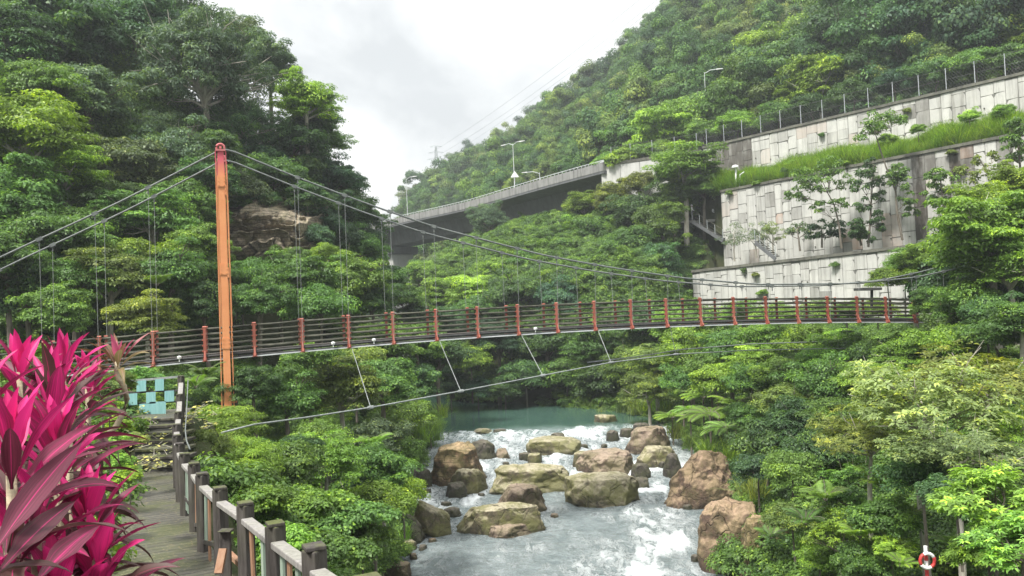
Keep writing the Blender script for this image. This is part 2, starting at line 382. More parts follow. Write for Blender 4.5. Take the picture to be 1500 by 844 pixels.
# ------------------------------------------------------------------ terrain (eye level is z = 0)
I = np.interp
def XLf(Y): return I(Y, [-20, 5, 15, 22, 30, 36, 49, 60, 68, 76, 90, 110, 150, 220], [2, .5, -1.5, -3.3, -5.0, -4.9, -6.2, -5.8, -7.5, -13, -16, -19, -26, -40])
def XRf(Y): return I(Y, [-20, 5, 15, 22, 28.5, 38, 46, 54, 64, 69, 74, 80, 90, 110, 150, 220], [10, 8, 7.4, 7.2, 6.9, 10.3, 10.8, 10.8, 9.6, 7.6, 2, -6, -9, -13, -19, -30])
def XBf(Y): return I(Y, [-20, 15, 30, 40, 46, 52, 56, 60, 66, 75, 90, 110, 160, 220], [-80, -50, -32, -23.5, -18, -14, -12, -10.4, -10.8, -17, -24, -31, -50, -70])
WLEV = lambda Y: I(Y, [20, 41, 44, 48, 51, 54, 57, 59.5], [-9.5, -9.45, -9.3, -9.05, -8.85, -8.65, -8.45, -8.3])
PR = np.array([(2.9, -2.5), (-1.16, 5), (-5.22, 12.4), (-6.34, 15.5), (-7.3, 17.8), (-7.75, 19.2)])     # right edge of the path
def path_r(Y): return I(Y, PR[:, 1], PR[:, 0])
def path_w(Y): return I(Y, [-3, 12, 15.5, 19], [1.5, 1.3, 1.05, 1.05])
def path_z(Y): return I(Y, [-3, 5, 13, 15.5, 17.8, 19], [-2.35, -2.47, -2.66, -2.7, -1.9, -1.93])
def dn(X, Y): return .825 * X + .565 * Y
def H(X, Y):
    X = np.asarray(X, float); Y = np.asarray(Y, float)
    XL, XR = XLf(Y), XRf(Y); dl = XL - X; dr = X - XR
    left = I(dl, [-2, -.6, 0, 1.5, 4.5, 7, 10, 14], [-11, -10.2, -9.2, -8.2, -5.4, -3.8, -2.6, -2.0])
    near = sstep(26, 14, Y); left = left * (1 - near) + near * np.maximum(left, I(dl, [-2, 0, 2, 4.2, 6], [-11, -9, -6, -2.9, -2.45]))
    cs = I(Y, [20, 48, 58, 66, 110], [.66, .7, .95, .95, .8]); d = (XBf(Y) - X) * cs
    left = left + np.where(d > 0, I(d, [0, 1.5, 4, 9, 20, 40, 90], [0, 3.5, 8, 14, 23, 38, 60]), 0)
    right = I(dr, [-2, -.6, 0, 1, 4, 8, 12, 16, 26], [-11, -10.2, -9.2, -8.6, -6.8, -4.7, -3.2, -2.3, -1.6])
    u = X / np.maximum(Y, 8.0)
    s = (Y - 71) * .8 + (X - 2) * .35
    right = right + sstep(.235, .15, u) * sstep(60, 69, Y) * I(s, [0, 3, 8, 25, 40], [0, 3.2, 6.0, 13.5, 15.5]) * sstep(-1, 5, dr)
    q = dn(X, Y)
    # terraces between the retaining walls
    tw = sstep(.20, .25, u) * (Y > 15)
    right = np.where(q > 60.9, right * (1 - tw) + tw * 3.6, right)
    right = np.where(q > 66.3, right * (1 - tw) + tw * (11.6 + 1.8 * sstep(66, 69.5, q)), right)
    tz = sstep(.10, .14, u) * (Y > 15)
    emb = I(q, [60, 66, 70.8, 71.6], [0, 7, 13.5, 16.9])
    right = np.where((q > 60.9) & (u < .25), np.maximum(right, emb * tz), right)
    right = np.where((q > np.where(u > .235, 73.6, 71.4)) & (u >= .115) & (Y > 15), 16.9, right)
    # mountain beyond the road
    uu = np.clip(u, -.6, 1.6)
    S = I(uu, [-.6, -.30, -.17, -.125, -.09, -.025, .085, .13, .153, .18, .25, .4, .64, 1.6], [.05, .07, .118, .138, .160, .196, .242, .256, .276, .315, .385, .44, .47, .5])
    Yc = I(uu, [-.3, 0, .2, .64, 1.6], [330, 320, 290, 230, 120])
    Yr = 82 / np.maximum(.825 * uu + .565, .2)
    Yr = np.where(uu < .1, np.maximum(Yr, 128), Yr)
    z0 = np.where(uu < .1, I(uu, [-.3, -.13, .1], [2, 4, 14]), 16.9)
    g = np.clip((Y - Yr) / (Yc - Yr), 0, 1)
    mz = z0 + (S * Yc - z0) * g ** .85 - np.maximum(Y - Yc, 0) * .25
    mz = mz + fbm(np.stack([X * .03, Y * .03, X * 0], -1), 4, 5) * 7 * sstep(0, .25, g)
    right = np.where((Y > Yr) & (q > 82), np.maximum(mz, I(uu, [-.3, .05, .12], [-10, 0, 16.9])), right)
    right = np.where((Y > Yr) & (q <= 82) & (uu < .1), np.maximum(right, mz), right)
    mid = (XL + XR) / 2
    z = np.where(X < mid, left, right)
    z = np.where((dl < 0) & (dr < 0), -10.9, z)
    # path cut
    pr, pw, pz = path_r(Y), path_w(Y), path_z(Y)
    e = np.maximum(np.maximum(X - pr - .25, pr - pw - .1 - X), 0)
    k = np.where((Y > -4) & (Y < 19.5), sstep(1.3, 0, e), 0)
    z = z * (1 - k) + (pz - .12) * k
    return z
def Hs(x, y): return float(H(np.array([x]), np.array([y]))[0])

def axis(lo, a, b, hi, st, gr):
    v = list(np.arange(a, b + 1e-6, st)); s = st; w = b
    while w < hi: s *= gr; w += s; v.append(w)
    s = st; w = a; pre = []
    while w > lo: s *= gr; w -= s; pre.append(w)
    return np.array(pre[::-1] + v)
def grid_mesh(name, xs, ys, zf):
    X, Y = np.meshgrid(xs, ys); Z = zf(X, Y); n, m = X.shape
    idx = np.arange(n * m).reshape(n, m)
    F = np.stack([idx[:-1, :-1], idx[:-1, 1:], idx[1:, 1:], idx[1:, :-1]], -1).reshape(-1, 4)
    return mesh_np(name, np.stack([X, Y, Z], -1).reshape(-1, 3), F, True), X, Y
xs = axis(-1100, -45, 50, 1100, .6, 1.07); ys = axis(-40, -6, 112, 1500, .6, 1.07)
def Hn(X, Y):
    z = H(X, Y); pr, pw = path_r(Y), path_w(Y)
    onp = (X < pr + .4) & (X > pr - pw - .3) & (Y < 19.5)
    return z + np.where(onp, 0, fbm(np.stack([X * .35, Y * .35, z * .35], -1), 3, 3) * .28)
me, _, _ = grid_mesh('ground', xs, ys, Hn)
tag(link('ground', me, M['ground']), 'dark forest soil of the ravine banks and wooded hills', 'ground', kind='structure')

# ------------------------------------------------------------------ boulders (pixel box of the visible rock, set on the water)
def wl(Y): return float(WLEV(Y))
ROCKS = []
def rock_mesh(name, sx, sy, sz, seed, sub, flat=.0, cuts=6, tilt=0.0, strata=0.0):
    bm = bmesh.new(); bmesh.ops.create_icosphere(bm, subdivisions=sub, radius=1.0)
    v = np.array([q.co[:] for q in bm.verts]); rg = np.random.RandomState(seed)
    v = np.sign(v) * np.abs(v) ** .92; v[:, :2] *= (1.0 - .22 * v[:, 2:3])
    v *= (1 + .24 * fbm(v * 1.1 + seed * 3.1, 3, seed))[:, None]
    for k in range(cuts + 14):
        nrm = rg.normal(size=3); nrm[2] = abs(nrm[2]) * .7; nrm /= np.linalg.norm(nrm); dd = (rg.uniform(.58, .88) if k < cuts else rg.uniform(.74, .98))
        t = v @ nrm - dd; v -= np.where(t > 0, t * .97, 0)[:, None] * nrm
    if flat: v[:, 2] = np.where(v[:, 2] > flat, flat + (v[:, 2] - flat) * .22, v[:, 2])
    v[:, 2] = np.where(v[:, 2] < -.5, -.5 + (v[:, 2] + .5) * .3, v[:, 2])
    nn = v / np.linalg.norm(v, axis=1)[:, None]
    v += nn * (fbm(v * 3.0 + 9, 5, seed + 5) * .12)[:, None]
    ridg = 1 - np.abs(fbm(v * 2.1 + 4, 4, seed + 11)); v += nn * ((ridg - .8) * .07)[:, None]
    v -= nn * (np.clip(vnoise(v * 4.2 + 31, seed + 2) - .35, 0, 1) * .10)[:, None]
    if strata: v[:, :2] *= (1 + strata * np.sin(v[:, 2] * 15 + 2 * v[:, 0] + fbm(v * 2, 2, 8) * 3))[:, None]
    v[:, 2] += v[:, 0] * tilt
    # normalise to the wanted box
    lo, hi = v.min(0), v.max(0); v[:, 0] = (v[:, 0] - (lo[0] + hi[0]) / 2) / (hi[0] - lo[0]) * sx
    v[:, 1] = (v[:, 1] - (lo[1] + hi[1]) / 2) / (hi[1] - lo[1]) * sy
    v[:, 2] = (v[:, 2] - lo[2]) / (hi[2] - lo[2]) * (sz * 1.3) - sz * .3
    for q, c in zip(bm.verts, v): q.co = c
    me = bpy.data.meshes.new(name); bm.to_mesh(me); bm.free()
    me.polygons.foreach_set('use_smooth', np.ones(len(me.polygons), bool))
    return me
def boulder(x0, x1, yt, yb, mat, seed, label, dr=.75, flat=.45, sub=5, tilt=0.0, rz=0.0, zb=None, Y=None, cuts=9, strata=0.0, group=None, kind='boulder'):
    xc = (x0 + x1) / 2
    if Y is None:
        z = -9.3
        for _ in range(6):
            Y = on_z(xc, yb, z)[1]; z = wl(Y) if zb is None else zb
    else: z = P(xc, yb, Y)[2]
    w = (x1 - x0) / FPX * Y; d = w * dr
    dip = -z / Y; h = max((yb - yt) / FPX * Y - d * dip * .55, .3 * (yb - yt) / FPX * Y)
    c = P(xc, yb, Y)
    Yc = Y + d * .42; c = np.array([c[0] * Yc / Y, Yc, z])
    me = rock_mesh(kind, w * 1.04, d, h, seed, sub, flat, cuts, tilt, strata)
    o = link(kind, me, M[mat]); o.location = c; o.rotation_euler = (0, 0, rz)
    tag(o, label, kind, group); ROCKS.append((c[0], Y + d * .5, w / 2, d / 2)); return o
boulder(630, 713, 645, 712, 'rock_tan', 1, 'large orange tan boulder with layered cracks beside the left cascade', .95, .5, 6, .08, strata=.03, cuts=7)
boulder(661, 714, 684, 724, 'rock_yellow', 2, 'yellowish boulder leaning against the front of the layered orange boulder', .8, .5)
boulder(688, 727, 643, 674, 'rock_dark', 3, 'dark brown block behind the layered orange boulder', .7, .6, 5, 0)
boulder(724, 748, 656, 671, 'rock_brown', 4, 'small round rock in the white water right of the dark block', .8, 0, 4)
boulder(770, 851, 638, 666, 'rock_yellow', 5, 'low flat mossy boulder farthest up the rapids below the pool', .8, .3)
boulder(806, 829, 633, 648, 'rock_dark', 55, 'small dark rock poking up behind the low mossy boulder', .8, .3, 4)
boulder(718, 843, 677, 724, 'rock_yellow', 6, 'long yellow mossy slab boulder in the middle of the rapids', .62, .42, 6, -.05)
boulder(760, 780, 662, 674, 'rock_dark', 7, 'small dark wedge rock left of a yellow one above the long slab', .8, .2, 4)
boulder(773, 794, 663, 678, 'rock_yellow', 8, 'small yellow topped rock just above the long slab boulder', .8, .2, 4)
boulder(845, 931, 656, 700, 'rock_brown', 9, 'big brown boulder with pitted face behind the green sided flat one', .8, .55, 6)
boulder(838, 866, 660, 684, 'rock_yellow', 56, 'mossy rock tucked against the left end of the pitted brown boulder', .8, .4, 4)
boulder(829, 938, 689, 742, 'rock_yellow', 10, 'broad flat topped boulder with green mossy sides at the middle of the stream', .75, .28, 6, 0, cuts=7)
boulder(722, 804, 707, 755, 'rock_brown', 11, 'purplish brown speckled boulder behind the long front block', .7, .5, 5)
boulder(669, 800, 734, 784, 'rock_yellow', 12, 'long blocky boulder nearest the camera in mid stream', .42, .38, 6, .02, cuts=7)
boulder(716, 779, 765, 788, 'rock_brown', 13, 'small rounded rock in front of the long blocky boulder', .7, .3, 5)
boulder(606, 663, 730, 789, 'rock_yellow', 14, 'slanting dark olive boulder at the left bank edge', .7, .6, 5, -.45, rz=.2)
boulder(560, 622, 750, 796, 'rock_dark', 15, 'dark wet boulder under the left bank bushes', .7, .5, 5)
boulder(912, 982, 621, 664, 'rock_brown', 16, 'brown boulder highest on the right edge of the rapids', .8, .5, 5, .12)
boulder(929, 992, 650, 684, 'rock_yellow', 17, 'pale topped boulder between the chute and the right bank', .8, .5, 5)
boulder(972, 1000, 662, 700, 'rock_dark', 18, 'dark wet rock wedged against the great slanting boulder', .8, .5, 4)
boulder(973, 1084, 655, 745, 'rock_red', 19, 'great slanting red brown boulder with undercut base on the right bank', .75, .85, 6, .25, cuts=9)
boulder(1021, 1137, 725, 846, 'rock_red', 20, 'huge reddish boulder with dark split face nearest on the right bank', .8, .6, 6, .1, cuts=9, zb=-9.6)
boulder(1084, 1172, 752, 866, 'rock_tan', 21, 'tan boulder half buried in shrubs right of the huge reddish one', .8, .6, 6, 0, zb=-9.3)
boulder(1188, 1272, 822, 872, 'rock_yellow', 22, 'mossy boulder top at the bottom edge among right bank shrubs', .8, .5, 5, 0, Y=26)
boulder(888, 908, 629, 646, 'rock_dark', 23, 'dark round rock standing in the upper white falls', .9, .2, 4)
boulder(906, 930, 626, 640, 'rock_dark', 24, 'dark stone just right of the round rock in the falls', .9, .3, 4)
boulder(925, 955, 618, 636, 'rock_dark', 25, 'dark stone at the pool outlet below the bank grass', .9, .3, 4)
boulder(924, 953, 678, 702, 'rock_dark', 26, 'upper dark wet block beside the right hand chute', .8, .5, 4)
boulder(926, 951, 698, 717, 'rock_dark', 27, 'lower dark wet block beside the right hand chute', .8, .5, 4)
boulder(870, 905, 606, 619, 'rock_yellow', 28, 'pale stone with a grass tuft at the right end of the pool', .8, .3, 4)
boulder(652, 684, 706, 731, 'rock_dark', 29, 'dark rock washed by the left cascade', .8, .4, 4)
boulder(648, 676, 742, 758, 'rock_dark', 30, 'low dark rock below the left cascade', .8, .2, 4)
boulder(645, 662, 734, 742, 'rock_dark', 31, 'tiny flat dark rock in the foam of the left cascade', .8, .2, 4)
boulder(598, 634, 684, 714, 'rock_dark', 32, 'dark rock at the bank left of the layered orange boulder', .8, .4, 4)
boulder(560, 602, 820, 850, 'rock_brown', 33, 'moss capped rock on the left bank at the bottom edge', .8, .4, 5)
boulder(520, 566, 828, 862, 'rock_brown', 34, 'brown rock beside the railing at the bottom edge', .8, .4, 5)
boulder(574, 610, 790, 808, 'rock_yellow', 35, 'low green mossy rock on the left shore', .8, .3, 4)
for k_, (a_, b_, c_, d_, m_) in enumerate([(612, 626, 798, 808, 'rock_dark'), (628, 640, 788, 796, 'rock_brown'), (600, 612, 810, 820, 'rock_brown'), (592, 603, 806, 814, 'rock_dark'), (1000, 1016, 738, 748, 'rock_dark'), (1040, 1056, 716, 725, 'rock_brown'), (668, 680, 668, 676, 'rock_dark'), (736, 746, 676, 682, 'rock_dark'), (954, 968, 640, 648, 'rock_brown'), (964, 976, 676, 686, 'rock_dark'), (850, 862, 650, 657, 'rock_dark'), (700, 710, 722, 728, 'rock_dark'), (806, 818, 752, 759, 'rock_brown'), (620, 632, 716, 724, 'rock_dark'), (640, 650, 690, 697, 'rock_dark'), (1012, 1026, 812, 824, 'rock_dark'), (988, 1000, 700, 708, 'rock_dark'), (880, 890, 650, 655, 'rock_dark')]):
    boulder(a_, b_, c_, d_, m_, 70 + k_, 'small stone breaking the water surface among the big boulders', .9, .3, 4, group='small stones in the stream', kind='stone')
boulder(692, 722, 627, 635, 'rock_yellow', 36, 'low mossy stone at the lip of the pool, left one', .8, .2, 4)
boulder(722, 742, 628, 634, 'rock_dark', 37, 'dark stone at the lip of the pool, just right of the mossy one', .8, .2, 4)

# ------------------------------------------------------------------ river
gx = np.arange(-12, 15, .13); gy = np.arange(22, 62.01, .13)
X, Y = np.meshgrid(gx, gy)
def blob(cx, cy, sx, sy): return np.exp(-(((X - cx) / sx) ** 2 + ((Y - cy) / sy) ** 2))
def PW(px, py):
    z = -9.2
    for _ in range(6): q = on_z(px, py, z); z = wl(q[1])
    return q
stream = np.stack([X * .9, Y * .35, X * 0], -1)
ns = fbm(stream, 5, 21); nf = fbm(np.stack([X * 2.2, Y * 1.1, X * 0], -1), 4, 33)
foam = np.zeros_like(X)
for px, py, sx, sy, a in [(690, 640, 2.2, 1.6, .8), (780, 648, 3.0, 1.3, .85), (870, 640, 3.0, 1.6, 1.0), (900, 652, 1.6, 2.0, 1.0), (740, 690, 1.4, 2.0, .8), (716, 712, .8, 1.6, .9), (830, 665, 2.4, 1.5, .7), (640, 715, 1.8, 2.2, .95),
                          (690, 735, 1.4, 1.4, .8), (625, 735, 1.2, 1.2, .9), (620, 695, 1.0, 2.0, .8), (955, 690, 1.0, 2.6, 1.1), (960, 725, 1.2, 2.2, 1.05), (950, 762, 1.7, 2.0, .85), (925, 800, 1.6, 2.0, .55), (990, 800, 1.3, 1.8, .75),
                          (950, 835, 1.6, 1.3, .95), (1000, 838, 1.2, 1.2, .8), (880, 760, 2.4, 1.4, .45), (820, 760, 1.5, 1.1, .45), (795, 772, 1.0, .9, .5), (640, 790, 1.0, .9, .4), (840, 830, 2.0, 1.0, .35), (700, 820, 2.0, 1.0, .25)]:
    q = PW(px, py); foam = np.maximum(foam, a * np.exp(-(((X - q[0]) / sx) ** 2 + ((Y - q[1]) / sy) ** 2) ** 1.3))
def streak(pts, w0, w1, a0, a1):
    global foam
    q = [PW(*p)[:2] for p in pts]; L = len(q) - 1
    for i in range(L):
        for f in np.linspace(0, 1, 9):
            t = (i + f) / L; c = q[i] + (q[i + 1] - q[i]) * f; w = w0 + (w1 - w0) * t
            foam = np.maximum(foam, (a0 + (a1 - a0) * t) * np.exp(-(((X - c[0]) ** 2 + ((Y - c[1]) * .8) ** 2) / w ** 2) ** 1.2))
streak([(930, 640), (955, 668), (961, 700), (957, 735), (930, 775), (890, 812), (850, 850)], .7, 1.6, 1.15, .5)
streak([(960, 730), (985, 770), (990, 810), (970, 850)], .9, 1.3, 1.05, .9); streak([(945, 750), (940, 790), (935, 850)], .8, 1.2, .9, .7)
streak([(700, 640), (745, 672), (735, 700), (712, 716), (690, 735)], .8, 1.0, 1.0, .9); streak([(615, 690), (630, 715), (640, 735), (660, 760), (700, 800)], .9, 1.0, 1.0, .4)
streak([(860, 640), (905, 640), (925, 632)], .9, .8, 1.2, 1.1); streak([(800, 745), (815, 765), (790, 800)], .6, .9, .75, .35)
wx = fbm(np.stack([X * .45, Y * .3, X * 0 + 5], -1), 4, 51) * 1.5; wy = fbm(np.stack([X * .45, Y * .3, X * 0 + 9], -1), 4, 52) * 2.0
foam = foam * np.clip(.62 + .9 * fbm(np.stack([(X + wx) * .8, (Y + wy) * .4, X * 0], -1), 5, 53), .12, 1.25)
near = np.full_like(X, 9.0)
for (cx, cy, rx, ry) in ROCKS:
    d = np.sqrt(((X - cx) / max(rx, .1)) ** 2 + ((Y - cy) / max(ry, .1)) ** 2); near = np.minimum(near, (d - 1) * min(rx, ry))
rap = sstep(41, 46, Y) * sstep(60.3, 57.5, Y)
foam = np.maximum(foam, .55 * np.exp(-np.clip(near, 0, 9) / .35) * (.25 + .75 * rap))
foam = np.maximum(foam, rap * (.50 + .5 * ns)); foam = np.maximum(foam, .14 + .25 * ns); foam = np.clip(foam + .18 * nf * (foam > .15), 0, 1.1)
foam *= sstep(60.6, 58.6, Y)
lip = fbm(np.stack([X * .5, X * 0, X * 0 + 2], -1), 3, 4) * 1.6
Z = WLEV(Y + lip * sstep(40, 46, Y)) + rap * (ns * .17 + nf * .07) + foam * .10 * (nf + .4) + .10 * fbm(np.stack([X * 1.1, Y * .6, X * 0], -1), 5, 9) * sstep(60, 56, Y)
n, m = X.shape; idx = np.arange(n * m).reshape(n, m)
V = np.stack([X, Y, Z], -1).reshape(-1, 3); F = np.stack([idx[:-1, :-1], idx[:-1, 1:], idx[1:, 1:], idx[1:, :-1]], -1).reshape(-1, 4)
pool = sstep(55.0, 61.0, Y + lip * .8).ravel(); fo = foam.ravel()
# calm sheets up and down stream share the same object
def add_sheet(x0, x1, y0, y1, z0, z1, pl, nx=24, ny=24):
    global V, F, pool, fo
    a, b = np.meshgrid(np.linspace(x0, x1, nx), np.linspace(y0, y1, ny)); zz = z0 + (z1 - z0) * (b - y0) / (y1 - y0)
    i2 = np.arange(nx * ny).reshape(ny, nx) + len(V)
    V = np.vstack([V, np.stack([a, b, zz], -1).reshape(-1, 3)])
    F = np.vstack([F, np.stack([i2[:-1, :-1], i2[:-1, 1:], i2[1:, 1:], i2[1:, :-1]], -1).reshape(-1, 4)])
    pool = np.append(pool, np.full(nx * ny, pl)); fo = np.append(fo, np.zeros(nx * ny))
add_sheet(-60, 15, 61.96, 240, -8.3, -8.2, 1.0); add_sheet(-12, 32, -30, 22.03, -9.7, -9.5, 0.0)
me = mesh_np('river', V, F, True); fattr(me, 'foam', fo, 'POINT'); fattr(me, 'pool', pool, 'POINT')
tag(link('river', me, M['water']), 'grey green river with white rapids below a still green pool', 'river', kind='structure')

# rock outcrop on the left cliff
def outcrop():
    nx, ny = 190, 130; a, b = np.meshgrid(np.linspace(-1, 1, nx), np.linspace(-1, 1, ny))
    c = P(388, 348, 53.2); w, h = 4.4, 3.1
    p3 = np.stack([a * 3, b * 2.2, a * 0], -1); wob = fbm(p3 * .7, 4, 3)
    lay = b * 4.2 - a * 1.3 + wob * 1.5; fl = np.floor(lay); fr = lay - fl
    led = np.clip(fr / .8, 0, 1) ** 1.5 * (1 - sstep(.82, 1, fr)) * .75          # ledges that overhang the bed below
    blk = a * (2.2 + .5 * np.sin(fl * 2.1)) + fl * .63 + fbm(p3 * 1.3, 3, 14) * .45; fb = np.floor(blk); jit = _hash(fb.astype(np.int64), fl.astype(np.int64), 0 * fb.astype(np.int64), 3)
    edge = np.minimum(blk - fb, 1 - blk + fb); crack = np.exp(-(edge / .045) ** 2) * .35
    rr = np.sqrt(a ** 2 + b ** 2 * 1.05) * (1 + .18 * fbm(np.stack([a * 2, b * 2, a * 0 + 3], -1), 3, 77))
    dep = 3.4 * (1 - sstep(.42, 1.0, rr)) - 2.5 + led + (jit - .5) * .75 - crack + fbm(p3 * 2.0, 5, 6) * .30 + fbm(p3 * 6, 3, 16) * .06 - .7 * b
    tx, ty = np.array([.93, .37, 0]), np.array([.3, -.95, 0])
    V = c + a[..., None] * w * tx + (b[..., None] * h) * np.array([0, 0, 1.0]) + dep[..., None] * ty
    i = np.arange(nx * ny).reshape(ny, nx); F = np.stack([i[:-1, :-1], i[:-1, 1:], i[1:, 1:], i[1:, :-1]], -1).reshape(-1, 4)
    # close the back into the hill so the outcrop has depth
    B = V - np.array([.3, -.95, 0]) * 4.0; nB = nx * ny
    allV = np.vstack([V.reshape(-1, 3), B.reshape(-1, 3)])
    ed = np.concatenate([i[0, :], i[1:, -1], i[-1, -2::-1], i[-2:0:-1, 0]]); e2 = np.roll(ed, -1)
    F = np.vstack([F, np.stack([ed, ed + nB, e2 + nB, e2], -1)])
    tag(link('rock_outcrop', mesh_np('rock_outcrop', allV, F, False), M['cliffrock']), 'bare layered brown rock face on the left cliff right of the tower', 'rock outcrop', kind='structure')
outcrop()
# ------------------------------------------------------------------ suspension footbridge
A0 = np.array([-13.458, 30.0]); DI = np.array([1.704, .575]); DL = np.linalg.norm(DI); TD = DI / DL; NB = np.array([-TD[1], TD[0]]); WB = 1.45
def bz(i): return -.79 - .0046 * (i - 10.5) ** 2
def BP(i, side=0.0, dz=0.0):
    q = A0 + DI * i + NB * side; return np.array([q[0], q[1], bz(i) + dz])
bridge = empty('suspension_bridge', BP(1.43, .5, -2), 'red and dark timber suspension footbridge crossing the ravine from the orange tower', 'footbridge')
I0, I1 = -7, 25
# towers: the far leg stands straight behind the near one
TI = 1.43
def tower_leg(side, zb):
    b = BP(TI, side); z0 = zb - b[2]; top = 6.72
    mb = MB(); lo = np.array([b[0], b[1], zb]); hi = np.array([b[0], b[1], top])
    t3 = (TD[0], TD[1], 0)
    mb.beam(lo, hi, .40, .26, t3, .34, .22)
    for s in (-1, 1):        # flange lips
        o = np.array([TD[0], TD[1], 0]) * s
        mb.beam(lo + o * .215, hi + o * .185, .32, .035, t3, .28, .035)
    mb.box((b[0], b[1], zb + .02), (.62, .5, .05), math.atan2(TD[1], TD[0]))
    leg = mb.build('tower_leg', M['tower'], bridge)
    # put the object's origin at the leg's foot so that paint height is measured from there
    off = Vector((float(lo[0]), float(lo[1]), float(-3.0))) - bridge.location
    leg.data.transform(Matrix.Translation(-off)); leg.location = off
    c = MB(); c.beam(hi + (0, 0, -.02), hi + (0, 0, .05), .46, .36, t3)
    c.ring(hi + np.array([0, 0, .14]), (NB[0], NB[1], 0), .15, .045, 14, 6)
    c.tube([hi + np.array([-NB[0] * .14, -NB[1] * .14, .14]), hi + np.array([NB[0] * .14, NB[1] * .14, .14])], .05, 10)
    cap = c.build('saddle', M['pinkcap'], bridge); cap.parent = leg; cap.data.transform(Matrix.Translation(-off)); 
    for zz in (5.55, 2.2, -.6):
        pl_ = MB(); cc = np.array([b[0], b[1], zz]) - np.array([NB[0], NB[1], 0]) * .20
        pl_.box(cc, (.30, .025, .42), math.atan2(TD[1], TD[0]))
        for u_ in (-.1, .1):
            for v_ in (-.15, 0, .15):
                o_ = cc + np.array([TD[0], TD[1], 0]) * u_ + np.array([0, 0, v_]); pl_.tube([o_, o_ - np.array([NB[0], NB[1], 0]) * .035], .018, 6)
        sp_ = pl_.build('splice_plate', M['tower'], bridge); sp_.parent = leg; sp_.data.transform(Matrix.Translation(-off))
    f = MB(); f.box((b[0], b[1], zb - 1.2), (.7, .7, 2.42), math.atan2(TD[1], TD[0])); ft = f.build('footing', M['coping'], bridge)
    return hi + np.array([0, 0, .24])
SN, SF = -.34, WB + .34
zt = -3.05
tower_leg(SN, zt); tower_leg(SF, zt)
mb = MB(); a, b = BP(TI, SN + .2, -.42), BP(TI, SF - .2, -.42); mb.beam(a, b, .2, .25); mb.build('tower_cross_beam', M['tower'], bridge)
# cables
NCAB = [(-260, 500), (-120, 436), (0, 377), (175, 296.5), (320, 221.5), (331, 218.5), (342, 222), (440, 262), (540, 299.5), (634, 332), (722, 355), (796, 374), (900, 393), (1000, 407.5), (1112, 417), (1250, 415.5), (1338, 407), (1400, 394), (1480, 370), (1540, 345)]
cab = []
for px, py in NCAB:
    q = on_plane(px, py, BP(0, SN), TD); i = float(np.dot(q[:2] - BP(0, SN)[:2], TD) / DL); cab.append((i, q[2]))
cab = np.array(sorted(cab)); ii = np.linspace(cab[0, 0], cab[-1, 0], 150)
cz = np.interp(ii, cab[:, 0], cab[:, 1])
for _ in range(3):
    k = np.abs(ii - TI) > 1.0; sm = cz.copy(); sm[1:-1] = (cz[:-2] + 2 * cz[1:-1] + cz[2:]) / 4; cz = np.where(k, sm, cz)
def cabz(i): return float(np.interp(i, ii, cz))
def cpt(i, s): q = BP(i, s); return np.array([q[0], q[1], cabz(i)])
for s in (SN, SF):
    MB().tube([cpt(i, s) for i in ii], .037, 8).build('main_cable', M['cable_dark'], bridge, True)
rg = random.Random(3)
for s in (SN, SF):
    e = -1 if s == SN else 1
    for i in range(-5, 23):
        if abs(i + .05 - TI) < .7: continue
        h = MB(); top = cpt(i, s); bot = BP(i, s - e * .12, .12); gap = top[2] - bot[2]
        if gap < .4: continue
        h.tube([top, bot], .008, 5); hg = h.build('hanger', M['cable'], bridge)
        cl = MB(); cl.beam(cpt(i - .05, s) , cpt(i + .05, s), .10, .13); cl.tube([top + np.array([0, 0, -.06]), top + np.array([0, 0, -.24])], .025, 5)
        k = cl.build('cable_clamp', M['cable_dark'], bridge); k.parent = hg
# deck
steps = np.arange(I0, I1 + .01, .25)
mb = MB()
for k in range(len(steps) - 1):
    i = steps[k]
    for j in range(6):
        a = i + j * .25 / 6 + .004; b = i + (j + 1) * .25 / 6 - .004
        q = [BP(a, .08, .20), BP(b, .08, .20), BP(b, WB - .08, .20), BP(a, WB - .08, .20)]
        mb.hexa([v - (0, 0, .035) for v in q] + [v + np.array([0, 0, .004 * rg.random()]) for v in q], rg.random())
mb.build('deck', M['deck'], bridge)
for s, r, dz in ((-.03, .05, .13), (-.05, .035, .02), (WB + .03, .05, .13), (.45, .05, .1), (1.0, .05, .1)):
    MB().tube([BP(i, s, dz) for i in steps], r, 6).build('deck_cable', M['steel_dark'], bridge, True)
for s in (-.09, WB + .09):
    mb = MB()
    for k in range(0, len(steps) - 1): mb.beam(BP(steps[k], s, -.03), BP(steps[k + 1] + .001, s, -.03), .04, .045)
    mb.build('edge_strip', M['lampgrey' if s < 0 else 'railbar'], bridge)
for i in range(I0, I1 + 1):
    mb = MB(); mb.beam(BP(i, -.22, .03), BP(i, WB + .22, .03), .13, .12)
    mb.beam(BP(i, -.22, -.04), BP(i, WB + .22, -.04), .20, .02); mb.build('cross_beam', M['redpost'], bridge)
